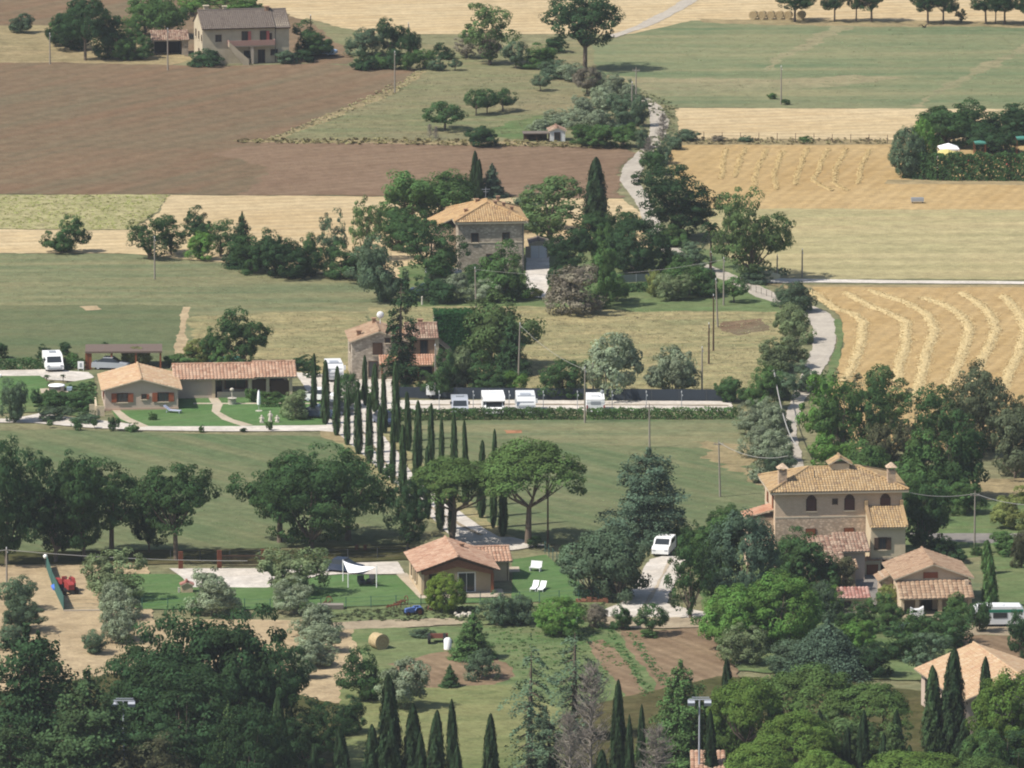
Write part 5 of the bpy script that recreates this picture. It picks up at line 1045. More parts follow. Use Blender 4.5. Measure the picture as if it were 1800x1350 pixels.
# poles
def pole(px, py, top, label, r=.11, arm=False, mat=None, name='utility_pole', grp="utility poles in the fields", lean=0, cat='pole'):
    t = thing(name, label, cat, G(px, py), 0, grp); Hh = (py - top) / VS(py); lx = lean / S(py)
    mb = MB(); mb.tube([(0, 0, -.4), (lx, 0, Hh)], [r, r * .62], 8); mb.build('mast', mat or POLEM, t)
    mb = MB(); mb.box(lx - .5, lx + .5, -.05, .05, Hh - .35, Hh - .25)
    for q in (-.42, .0, .42): mb.cyl((lx + q, 0, Hh - .25 if q else Hh), .035, .18)
    if arm: mb.build('crossarm', mat or POLEM, t)
    else: m = MB(); m.cyl((lx, 0, Hh), .05, .2); m.cyl((lx + .1, 0, Hh - .4), .04, .18); m.build('insulator', OFFW, t)
    return t, Hh, lx
PO = {}
for nm, px, py, top, arm, lean, lab in [
    ('a', 295, 124, 52, 0, 0, "thin pole in front of the open barn"), ('b', 88, 113, 60, 0, 0, "thin pole at the far top left beside the dark trees"), ('c', 694, 163, 92, 0, 0, "pole at the slanting edge of the brown field"),
    ('d', 272, 491, 418, 0, 0, "pale pole standing in the green meadow on the left"), ('e', 1373, 184, 118, 0, 0, "wooden pole alone in the green field at the top right"), ('f', 1110, 217, 146, 0, 1, "left pole of the pair beside the upper lane"),
    ('g', 1118, 203, 120, 1, 0, "pole with crossarm, right one of the pair beside the upper lane"), ('h', 837, 546, 472, 0, -2, "pole in front of the square stone house"), ('i', 911, 668, 570, 0, 3, "pale pole beside the big tree next to the ivy wall"),
    ('j', 1028, 744, 648, 0, 0, "tall pole rising from the hedge by the white rear motorhome"), ('k', 1142, 788, 712, 1, -1, "pole in the meadow below the right end of the hedge"), ('l', 1266, 874, 776, 1, -3, "pole in the meadow left of the brick villa"),
    ('m', 963, 962, 835, 0, 0, "dark pole beside the larger umbrella pine"), ('n', 1713, 975, 866, 1, 0, "concrete pole right of the brick villa"), ('o', 1272, 537, 455, 0, 0, "pole on the lawn right of centre"),
    ('p', 1262, 575, 492, 0, -4, "leaning pole at the lower edge of the lawn"), ('q', 1254, 617, 520, 0, 0, "thin dark pole in the dry meadow, upper one"), ('r', 1246, 640, 570, 0, 0, "thin dark pole in the dry meadow, lower one"),
    ('s', 1234, 693, 612, 0, 0, "thin pole at the dark net right of the campers"), ('t', 1043, 700, 622, 0, -1, "pole behind the white rear motorhome"), ('u', 1366, 487, 450, 0, 0, "pole by the sand heap at the white road"),
    ('v', 1410, 488, 440, 0, 0, "short pole where the white road begins"), ('w', 1360, 695, 648, 1, 0, "pole with crossarm among the roadside olives"), ('x', 765, 700, 608, 0, 0, "pole beside the small white box trailer"),
    ('y', 12, 1030, 965, 0, 0, "thin pole at the left edge below the oaks"), ('z', 546, 82, 28, 0, 0, "thin pole right of the old farmhouse"), ('aa', 1250, 488, 444, 0, 0, "dark short pole left of the palm"), ('ab', 718, 92, 42, 0, 0, "pole behind the bushes above the orchard")]:
    PO[nm] = (G(px, py), pole(px, py, top, lab, arm=bool(arm), lean=lean, mat=WOODD if nm in 'qrmz' or nm == 'aa' else POLEM))
def wire(a, b, label, r=.025, sag=1.0, za=None, zb=None):
    def top(k): p, (t, Hh, lx) = PO[k]; return Vector((p.x + lx, p.y, Hh - .1))
    A_ = top(a) if isinstance(a, str) else a; B_ = top(b) if isinstance(b, str) else b
    pts = [A_.lerp(B_, q / 14) - Vector((0, 0, sag * 4 * (q / 14) * (1 - q / 14))) for q in range(15)]
    mb = MB(); mb.tube(pts, r, 4); tag(mb.build('overhead_wire', plain("cable_grey", A(190, 188, 184), .7, .05) if 'cable_grey' not in bpy.data.materials else bpy.data.materials['cable_grey'], None), label, 'wire', "overhead wires")
e1 = G(1592, 1000); wire(Vector((e1.x - .6, e1.y + 5, 7.3)), 'n', "upper wire from the villa to the concrete pole", .03, .5); e2 = G(1860, 985); wire('n', Vector((e2.x, e2.y, 6.0)), "wire running right from the concrete pole", .03, .6)
e3 = G(1420, 900); wire('w', Vector((e3.x - 1.2, e3.y, 7.2)), "thick pale cable hanging in front of the roadside olives", .07, 1.6); wire('l', Vector((e3.x - 2.2, e3.y - 3, 6.6)), "wire from the meadow pole to the villa", .03, .8)
e4 = G(470, 1030); wire('y', Vector((e4.x - 2, e4.y, 2.6)), "wire crossing above the red tractor and the gravel pad", .03, .3)
e5 = G(-60, 1030); wire(Vector((e5.x, e5.y, 3.9)), 'y', "wire running off the left edge above the olives", .03, .2)
wire('i', 'j', "wire from the ivy wall pole to the hedge pole", .02, .6); wire('h', 'o', "wire above the garden of the square stone house", .02, 1.2)
# floodlight masts at the bottom
for px, top, lab in ((218, 1232, "floodlight mast in the dark wood at the bottom left"), (1229, 1230, "floodlight mast left of the umbrella pine wood at the bottom right")):
    t = thing('floodlight_mast', lab, 'street light', G(px, 1400), 0, "floodlight masts in the wood"); Hh = (1400 - top) / VS(1400); mb = MB(); mb.tube([(0, 0, 0), (0, 0, Hh)], [.12, .07], 8); mb.build('mast', SILVER, t)
    mb = MB(); mb.box(-1.0, 1.0, -.05, .05, Hh - .05, Hh + .05); mb.box(-.7, .9, .25, .32, Hh + .1, Hh + .16); mb.build('crossarm', SILVER, t)
    for x in (-.75, .75): mb = MB(); mb.prism_x([(-.35, Hh - .55), (-.45, Hh - .25), (.1, Hh - .05), (.15, Hh - .35)], x - .32, x + .32); l1 = mb.build('lamp_head', SILVER, t)
# ------------------------------------------------------------------ fences, nets, posts
def fence(px, label, hgt=1.2, gap=2.6, mat=DGREY, name='wire_fence', r=.04, net=None, wires=3, postname='post'):
    pts = [G(x, y) for x, y in px]; t = thing(name, label, 'fence', pts[0]); o0 = pts[0]
    for a, b in zip(pts[:-1], pts[1:]):
        L_ = (b - a).length; n = max(1, int(L_ / gap))
        for i in range(n + 1):
            p = a.lerp(b, i / n) - o0; mb = MB(); mb.tube([(p.x, p.y, -.2), (p.x, p.y, hgt)], r, 6); mb.build(postname, mat, t)
        mb = MB()
        if net: d = (b - a).normalized(); nr = Vector((-d.y, d.x, 0)) * .02; A_, B_ = a - o0, b - o0; mb.hull([tuple(A_ - nr), tuple(B_ - nr), tuple(B_ + nr), tuple(A_ + nr)], [tuple(v + Vector((0, 0, hgt * .96))) for v in (A_ - nr, B_ - nr, B_ + nr, A_ + nr)]); mb.build('netting', net, t)
        else:
            for k in range(wires): z = hgt * (k + .8) / wires; mb.tube([a - o0 + Vector((0, 0, z)), b - o0 + Vector((0, 0, z))], .012, 3)
            mb.build('wire', mat, t)
fence([(1205, 246), (1560, 252)], "wire fence on thin posts between two stubble fields at the upper right", 1.15, 2.4, WOODD)
fence([(700, 700), (905, 702), (1290, 705)], "long dark shade net fence behind the campers", 1.35, 3.0, DGREY, 'shade_net_fence', .04, NETM)
fence([(250, 1072), (520, 1074), (740, 1066)], "green wire fence along the lower edge of the lawn by the sandy olive plot", 1.25, 2.3, GNET)
fence([(740, 1066), (1052, 1057), (1000, 1012), (958, 972)], "green wire fence round the corner of the lawn with the loungers", 1.25, 1.9, GNET)
fence([(82, 1000), (92, 1030), (112, 1073)], "dark green windbreak net beside the red tractor", 1.5, 3.0, GNET, 'windbreak_net', .05, GNET)
fence([(112, 1074), (185, 1073)], "low wire fence with a white kerb below the red tractor", 1.2, 2.2, GNET)
fence([(300, 985), (560, 985), (715, 980)], "dark wire fence in the shade under the oaks", 1.1, 2.6, DGREY)
fence([(1085, 498), (1152, 494)], "grey screen fence behind the lawn right of the square stone house", 1.0, 2.2, GREYP, 'screen_fence', .04, plain("grey_screen", A(128, 140, 140), .8, .08))
fence([(1320, 512), (1375, 530)], "pale wooden roadside railing beside the lane junction", .8, 1.2, POLEM)
for k, px in enumerate((772, 832, 895, 955, 1015, 1076, 1136, 1198)): pole(px, 728, 690, "thin lamp post along the gravel strip, %s from the left" % "first second third fourth fifth sixth seventh last".split()[k], .045, name='lamp_post', grp="thin lamp posts along the gravel strip", mat=GREYP, cat='lamp post')
mb = MB(); p = G(112, 1076); q = G(186, 1075); mb.hull([(p.x, p.y, 0), (q.x, q.y, 0), (q.x, q.y + .2, 0), (p.x, p.y + .2, 0)], [(p.x, p.y, .2), (q.x, q.y, .2), (q.x, q.y + .2, .2), (p.x, p.y + .2, .2)]); tag(mb.build('kerb', CONC), "pale kerb under the low wire fence below the red tractor", 'kerb')
for k, (x, y, tp, wd) in enumerate(((318, 1001, 971, .45), (386, 999, 969, .45), (462, 996, 967, .3), (627, 968, 959, .3), (642, 968, 959, .3))):
    t = thing('gate_post', ["broad rusty steel post at the left end of the gravel pad", "broad rusty steel post in the middle of the gravel pad", "narrow rusty steel post at the right end of the gate", "rusty red post, left of the two small ones under the oaks", "rusty red post, right of the two small ones under the oaks"][k], 'post', G(x, y), rad(10), "rusty steel gate posts"); Hh = (y - tp) / VS(y)
    mb = MB(); mb.box(-wd / 2, wd / 2, 0, .25, -.2, Hh); mb.build('post', RUST, t); mb = MB(); mb.box(-wd / 2 - .02, wd / 2 + .02, -.02, .27, Hh, Hh + .05); mb.build('post_cap', RUST, t)
t = thing('sliding_gate', "dark sliding gate between the rusty posts above the gravel pad", 'gate', G(388, 997)); mb = MB(); mb.box(0, 4.3, 0, .06, .1, .2); mb.box(0, 4.3, 0, .06, 1.15, 1.25); mb.build('frame', WOODD, t)
mb = MB(); [mb.box(.15 * k, .15 * k + .04, .01, .05, .2, 1.15) for k in range(29)]; mb.build('bars', WOODD, t)
# ------------------------------------------------------------------ garden things
t = thing('shade_sail', "white triangular shade sail stretched on white masts over the lawn", 'shade sail', G(612, 1033)); pa, pb, pc = G(603, 1023), G(612, 1034), G(662, 1034); o0 = G(612, 1033)
for p_, hh in ((pa, 2.3), (pb, 1.7), (pc, 2.35)): p_ = p_ - o0; mb = MB(); mb.tube([(p_.x, p_.y, 0), (p_.x, p_.y, hh)], .05, 8); mb.build('mast', WHITE, t)
mb = MB(); A_, B_, C_ = pa - o0 + Vector((0, 0, 2.2)), pb - o0 + Vector((0, 0, 1.6)), pc - o0 + Vector((-.1, 0, 2.2)); D_ = G(588, 1008) - o0 + Vector((0, 0, 2.0)); n = 8; vs = []
for i in range(n + 1):
    for j in range(n + 1):
        u_, v_ = i / n, j / n; p_ = (A_.lerp(C_, u_)).lerp(B_.lerp(B_, u_) if False else B_.lerp(C_, u_), v_); p_ = p_ + Vector((0, 0, -.35 * math.sin(math.pi * u_) * math.sin(math.pi * (v_ * .6 + .2)))); vs.append(p_)
mb.add(vs, [(i * (n + 1) + j, i * (n + 1) + j + 1, (i + 1) * (n + 1) + j + 1, (i + 1) * (n + 1) + j) for i in range(n) for j in range(n)], smooth=True)
sl = mb.build('sail', CLOTH, t); sm = sl.modifiers.new('thickness', 'SOLIDIFY'); sm.thickness = .01
def lounger(label, px, py, rz, mat=CLOTH):
    t = thing('sun_lounger', label, 'sun lounger', G(px, py), rad(rz), "sun loungers on the lawns"); mb = MB(); mb.box(-.3, .3, 0, 1.3, .28, .36); mb.build('bed', mat, t); mb = MB(); mb.prism_x([(1.3, .28), (1.3, .36), (2.0, .85), (2.03, .78)], -.3, .3); mb.build('backrest', mat, t)
    for a in (-.27, .27):
        for b in (.1, 1.6): mb = MB(); mb.box(a - .03, a + .03, b - .03, b + .03, 0, .3); mb.build('leg', mat, t)
lounger("white sun lounger on the lawn, left one of the pair", 936, 1041, -12); lounger("white sun lounger on the lawn, right one of the pair", 949, 1042, -12); lounger("pale blue striped lounger on the lawn before the long low house", 318, 727, 70, plain("pale_blue_cloth", A(200, 206, 232), .8, .06)); lounger("white lounger at the left edge beside the gravel", 2, 664, 80)
t = thing('garden_bench', "pale slatted garden bench with table on the small terrace right of the bungalow", 'bench', G(930, 1005), rad(-20)); mb = MB(); mb.box(0, 1.2, 0, .5, .4, .48); mb.build('seat', OFFW, t); mb = MB(); mb.prism_x([(.45, .45), (.52, .45), (.75, 1.05), (.68, 1.05)], 0, 1.2); mb.build('backrest', OFFW, t)
for x in (.05, 1.1): mb = MB(); mb.box(x, x + .06, .0, .5, 0, .4); mb.build('leg', OFFW, t)
for k, (x, y) in enumerate(((632, 1030), (643, 1028))):
    t = thing('garden_chair', ["dark armchair under the sail, left one", "dark armchair under the sail, right one"][k], 'chair', G(x, y), rad(20 - 50 * k), "dark lawn armchairs"); mb = MB(); mb.box(0, .7, 0, .65, .25, .42); mb.build('seat', DGREY, t); mb = MB(); mb.box(0, .7, .65, .75, .25, .95); mb.build('backrest', DGREY, t)
    for x_ in (.04, .6): mb = MB(); mb.box(x_, x_ + .06, .0, .65, 0, .6); mb.build('armrest', DGREY, t)
h = House('dog_kennel', "tiny kennel with red roof on the lawn beside the gravel pad", 'kennel', 319, 1043, 6); h.walls(0, 1.15, 0, .9, .75, W_peach, 1.0, 'y'); h.gable(0, 1.15, 0, .9, .75, 1.02, T_red, 'y', .12, .12, .25); mb = MB(); mb.box(-.35, -.15, 0, .2, 0, .6); h.part('pillar', mb, STONEW)
def figure(label, px, py, hh, pot=False):
    t = thing('garden_statue', label, 'statue', G(px, py), 0, "white garden statues"); mb = MB(); mb.box(-.22, .22, -.22, .22, 0, .2); mb.build('plinth', STONEW, t)
    m = MB(); m.tube([(0, 0, .2), (0, 0, hh * .45), (.03, 0, hh * .6), (0, 0, hh * .78), (0, 0, hh * .84)], [.24, .17, .2, .17, .07], 10); m.ball((0, 0, hh * .92), .11, .11, .13); m.tube([(.18, 0, hh * .76), (.28, -.08, hh * .58), (.12, -.16, hh * .52)], [.06, .05, .04], 6); m.tube([(-.18, 0, hh * .76), (-.26, -.05, hh * .55)], [.06, .04], 6); m.build('figure', STONEW, t)
figure("white garden statue beside the dark shrub, left of the three", 460, 744, .9); figure("white garden statue, tallest and middle one of the three", 475, 742, 1.25); figure("white garden statue, smallest and right one of the three", 487, 743, .8)
t = thing('closed_parasol', "tall closed white parasol on a round base on the lawn", 'parasol', G(455, 723)); mb = MB(); mb.cyl((0, 0, 0), .4, .08); mb.build('base', STONEW, t); mb = MB(); mb.tube([(0, 0, .05), (0, 0, 2.4)], .03, 6); mb.build('pole', SILVER, t); mb = MB(); mb.tube([(0, 0, .75), (0, 0, 1.1), (0, 0, 2.2), (0, 0, 2.45)], [.17, .22, .13, .02], 10); mb.build('canopy', CLOTH, t)
t = thing('stone_well', "round stone well pillar between the path and the parasol", 'well', G(408, 711)); mb = MB(); mb.tube([(0, 0, 0), (0, 0, .7), (0, 0, .75)], [.5, .45, .55], 12); mb.build('base', STONEW, t); mb = MB(); mb.tube([(0, 0, .75), (0, 0, 1.6)], .06, 6); mb.ball((0, 0, 1.7), .25, .25, .2); mb.build('finial', STONEW, t)
t = thing('whirlpool_tub', "square grey outdoor tub with white cover on the far left terrace", 'hot tub', G(86, 689)); mb = MB(); mb.box(0, 1.7, 0, 1.7, 0, .6); mb.build('tub', plain("grey_wicker", A(150, 142, 136), .9, .1, 5), t); mb = MB(); mb.ball((.85, .85, .6), 1.0, 1.0, .16, seg=14); mb.build('cover', CLOTH, t); mb = MB(); mb.box(2.0, 2.6, .2, .7, .0, .5); mb.build('step', plain("pale_blue_step", A(178, 200, 220), .7, .1), t)
t = thing('sign_board', "small white notice board on legs left of the carport", 'sign', G(142, 652)); mb = MB(); mb.box(-.35, .35, 0, .08, .25, 1.1); mb.build('board', WHITE, t); mb = MB(); mb.box(-.12, .12, -.02, -.002, .45, .9); mb.build('notice', GREYP, t)
for x in (-.3, .3): mb = MB(); mb.box(x - .03, x + .03, .01, .07, 0, .25); mb.build('leg', WHITE, t)
t = thing('globe_lamp', "white globe lamp on a pole at the top of the green net", 'lamp', G(80, 1000)); mb = MB(); mb.tube([(0, 0, 0), (0, 0, 1.1)], .04, 6); mb.build('pole', DGREY, t); mb = MB(); mb.ball((0, 0, 1.3), .24, .24, .24); mb.build('globe', WHITE, t)
# party corner upper right
def gazebo(label, px, py, wd, hh, mat, roof=.55, name='gazebo', legm=WHITE):
    t = thing(name, label, 'gazebo', G(px, py), rad(4), "gazebos in the hedged garden"); a = wd / 2; mb = MB(); mb.hull([(-a, -a, hh), (a, -a, hh), (a, a, hh), (-a, a, hh)], [(-.05, -.05, hh + roof), (.05, -.05, hh + roof), (.05, .05, hh + roof), (-.05, .05, hh + roof)]); mb.box(-a, a, -a, -a + .03, hh - .2, hh); mb.build('canopy', mat, t)
    for x in (-a + .05, a - .05):
        for y in (-a + .05, a - .05): mb = MB(); mb.tube([(x, y, 0), (x, y, hh)], .04, 6); mb.build('leg', legm, t)
gazebo("white gazebo behind the clipped hedge at the upper right", 1667, 281, 2.6, 1.65, CLOTH); gazebo("pale yellow gazebo directly behind the clipped hedge", 1663, 292, 2.7, 1.75, YCLOTH, .5)
gazebo("teal canopy on a brown post in the dark garden corner", 1722, 276, 1.5, 2.0, TEAL, .2, legm=WOOD); gazebo("teal topped swing frame at the far right edge of the hedged garden", 1797, 276, 1.7, 2.6, TEAL, .2, legm=RUST)
for k, (x, y) in enumerate(((1703, 290), (1710, 288), (1776, 292), (1792, 290))):
    t = thing('garden_chair', ["pink garden chair, leftmost in the hedged garden", "pink garden chair, second in the hedged garden", "pink garden chair left of the swing frame", "pink garden chair under the swing frame"][k], 'chair', G(x, y), rad(30 * k), "pink chairs in the hedged garden"); mb = MB(); mb.box(-.3, .3, 0, .55, .38, .46); mb.build('seat', PINKC, t); mb = MB(); mb.box(-.3, .3, .52, .6, .46, 1.05); mb.build('backrest', PINKC, t)
    for a in (-.25, .25): mb = MB(); mb.box(a - .03, a + .03, .02, .5, 0, .38); mb.build('leg', PINKC, t)
t = thing('feed_trough', "grey metal trough left in the middle of the straw field", 'trough', G(1602, 358), rad(2)); mb = MB(); mb.prism_x([(0, .25), (0, .7), (.08, .7), (.15, .35), (.6, .35), (.67, .7), (.75, .7), (.75, .25)], 0, 1.6); mb.build('trough', GREYP, t)
for x in (.1, 1.4): mb = MB(); mb.box(x, x + .08, .1, .6, 0, .25); mb.build('leg', DGREY, t)
t = thing('sand_heap', "pale heap of sand beside the white road", 'heap', G(1345, 489)); mb = MB(); mb.ball((0, 0, 0), 2.0, 1.4, .9, jit=.08, seg=16); mb.build('heap', plain("pale_sand", A(228, 216, 178), .95, .12, 2), t)
t = thing('rubble_heap', "white heap of rubble beside the dirt track", 'heap', G(813, 1084)); mb = MB(); [mb.ball((random.uniform(-.8, .8), random.uniform(-.5, .5), random.uniform(0, .25)), .25, .22, .2, jit=.3, seg=6, rng=4) for _ in range(26)]; mb.build('stones', STONEW, t)
t = thing('brick_pile', "low pile of red bricks at the corner of the lawn fence", 'pile', G(1040, 1060)); mb = MB(); [mb.box(x_, x_ + .5, y_, y_ + .5, 0, random.uniform(.15, .5)) for x_ in np.arange(-1.6, 1.6, .55) for y_ in (0, .6)]; mb.build('bricks', W_brickr, t)
for k, (x, y) in enumerate(((678, 1071), (694, 1066), (568, 1069), (760, 1076))):
    t = thing('scrap_implement', ["rusty harrow on the rough bank", "rusty spoked wheel rake on the rough bank", "rusty frame standing on a wooden pallet stack", "rusty plough lying under the yellow green tree"][k], 'farm implement', G(x, y), rad(25 * k), "rusty farm implements on the bank"); mb = MB(); mb.tube([(0, 0, .2), (1.4, .2, .5)], .06, 6); mb.tube([(.1, .5, .2), (1.3, .7, .45)], .06, 6); mb.build('frame', RUST, t)
    for q in range(4): mb = MB(); mb.tube([(.25 + q * .3, .0, .5), (.2 + q * .3, .35, .02)], .04, 5); mb.build('tine', RUST, t)
    if k < 3: mb = MB(); a = [(1.5, .5 + .42 * math.cos(z), .45 + .42 * math.sin(z)) for z in np.linspace(0, 6.283, 15)]; mb.tube(a, .05, 5); mb.build('wheel', RUST, t)
t = thing('pallet_stack', "stack of grey weathered boards below the lawn fence", 'boards', G(558, 1073)); mb = MB(); [mb.box(0, 2.6, 0, 1.0, .12 * k, .12 * k + .07) for k in range(5)]; mb.build('boards', POLEM, t)
t = thing('scarecrow_post', "white garden figure by the shaded trees left of the cottage conifer", 'statue', G(742, 536)); mb = MB(); mb.tube([(0, 0, 0), (0, 0, .8)], [.12, .09], 8); mb.ball((0, 0, .92), .12, .12, .14); mb.build('figure', STONEW, t)
t = thing('covered_pool', "teal pool cover glimpsed behind the roof of the long low house", 'pool cover', G(385, 641)); mb = MB(); mb.box(-1.9, 2.6, 0, 3.6, 0, .35); mb.build('cover', TEAL, t)
t = thing('wrapped_furniture', "white cloth covered furniture in front of the gabled house porch", 'furniture', G(1612, 1088)); mb = MB(); mb.prism_y([(-.7, 0), (-.65, 1.1), (-.3, .9), (.2, .95), (.65, 1.2), (.7, 0)], 0, .8); mb.build('cover', OFFW, t)
t = thing('plastic_sheet', "crumpled white plastic sheet between the shrubs below the gabled house", 'sheet', G(1594, 1104)); mb = MB(); mb.ball((0, 0, .2), 1.3, .6, .35, jit=.25); mb.build('sheet', WHITE, t)
# a bird on the wing, well above the plain
bp = G(1625, 48); d_ = (bp - Vector((0, 0, H_CAM))) ; bpos = Vector((0, 0, H_CAM)) + d_ * .55
t = thing('flying_bird', "dark bird in flight over the green field at the upper right", 'bird', bpos, rad(40)); mb = MB(); mb.tube([(0, -.22, 0), (0, -.14, .02), (0, 0, .02), (0, .16, 0), (0, .32, -.01)], [.015, .05, .06, .04, .01], 8); b_ = mb.build('body', BLACK, t)
for sx in (-1, 1): mb = MB(); mb.hull([(sx * .03, -.08, .02), (sx * .03, .1, .02), (sx * .3, .08, .22), (sx * .3, -.02, .24)], [(sx * .03, -.08, .035), (sx * .03, .1, .035), (sx * .3, .08, .23), (sx * .3, -.02, .25)]); mb.hull([(sx * .3, -.02, .24), (sx * .3, .08, .22), (sx * .55, .14, .12), (sx * .5, .06, .14)], [(sx * .3, -.02, .25), (sx * .3, .08, .23), (sx * .55, .14, .13), (sx * .5, .06, .15)]); mb.build('wing', BLACK, t)
# ------------------------------------------------------------------ trees: kind, x, foot y, width, height in photo pixels, leaf colour, what singles it out
num = "first second third fourth fifth sixth seventh eighth ninth tenth eleventh twelfth last".split()
for k, (x, y, tp) in enumerate([(551, 735, 619), (572, 746, 640), (591, 766, 648), (610, 783, 676), (630, 799, 684), (649, 815, 700), (669, 833, 716), (690, 851, 728), (709, 870, 744), (731, 890, 768), (752, 912, 790), (774, 932, 806), (795, 947, 824)]):
    tree('cyp', x, y, 11 + (k * 5) % 7 * .8, (y - tp) * (1 + .03 * ((k * 3) % 4 - 1)), 'cyp', "slender cypress in the left row of the white drive, %s from the far end" % num[k], "left row of slender cypresses along the white drive")
for k, (x, y, tp) in enumerate([(642, 713, 623), (659, 725, 640), (676, 762, 661), (697, 778, 643), (718, 793, 686), (735, 824, 706), (757, 840, 715), (777, 858, 742), (799, 876, 723), (820, 893, 741), (846, 911, 780), (867, 929, 767), (884, 944, 800)]):
    tree('cyp', x, y, 11 + (k * 4) % 7 * .75, (y - tp) * (1 + .03 * ((k * 5) % 4 - 1)), 'cyp', "slender cypress in the right row of the white drive, %s from the far end" % num[k], "right row of slender cypresses along the white drive")
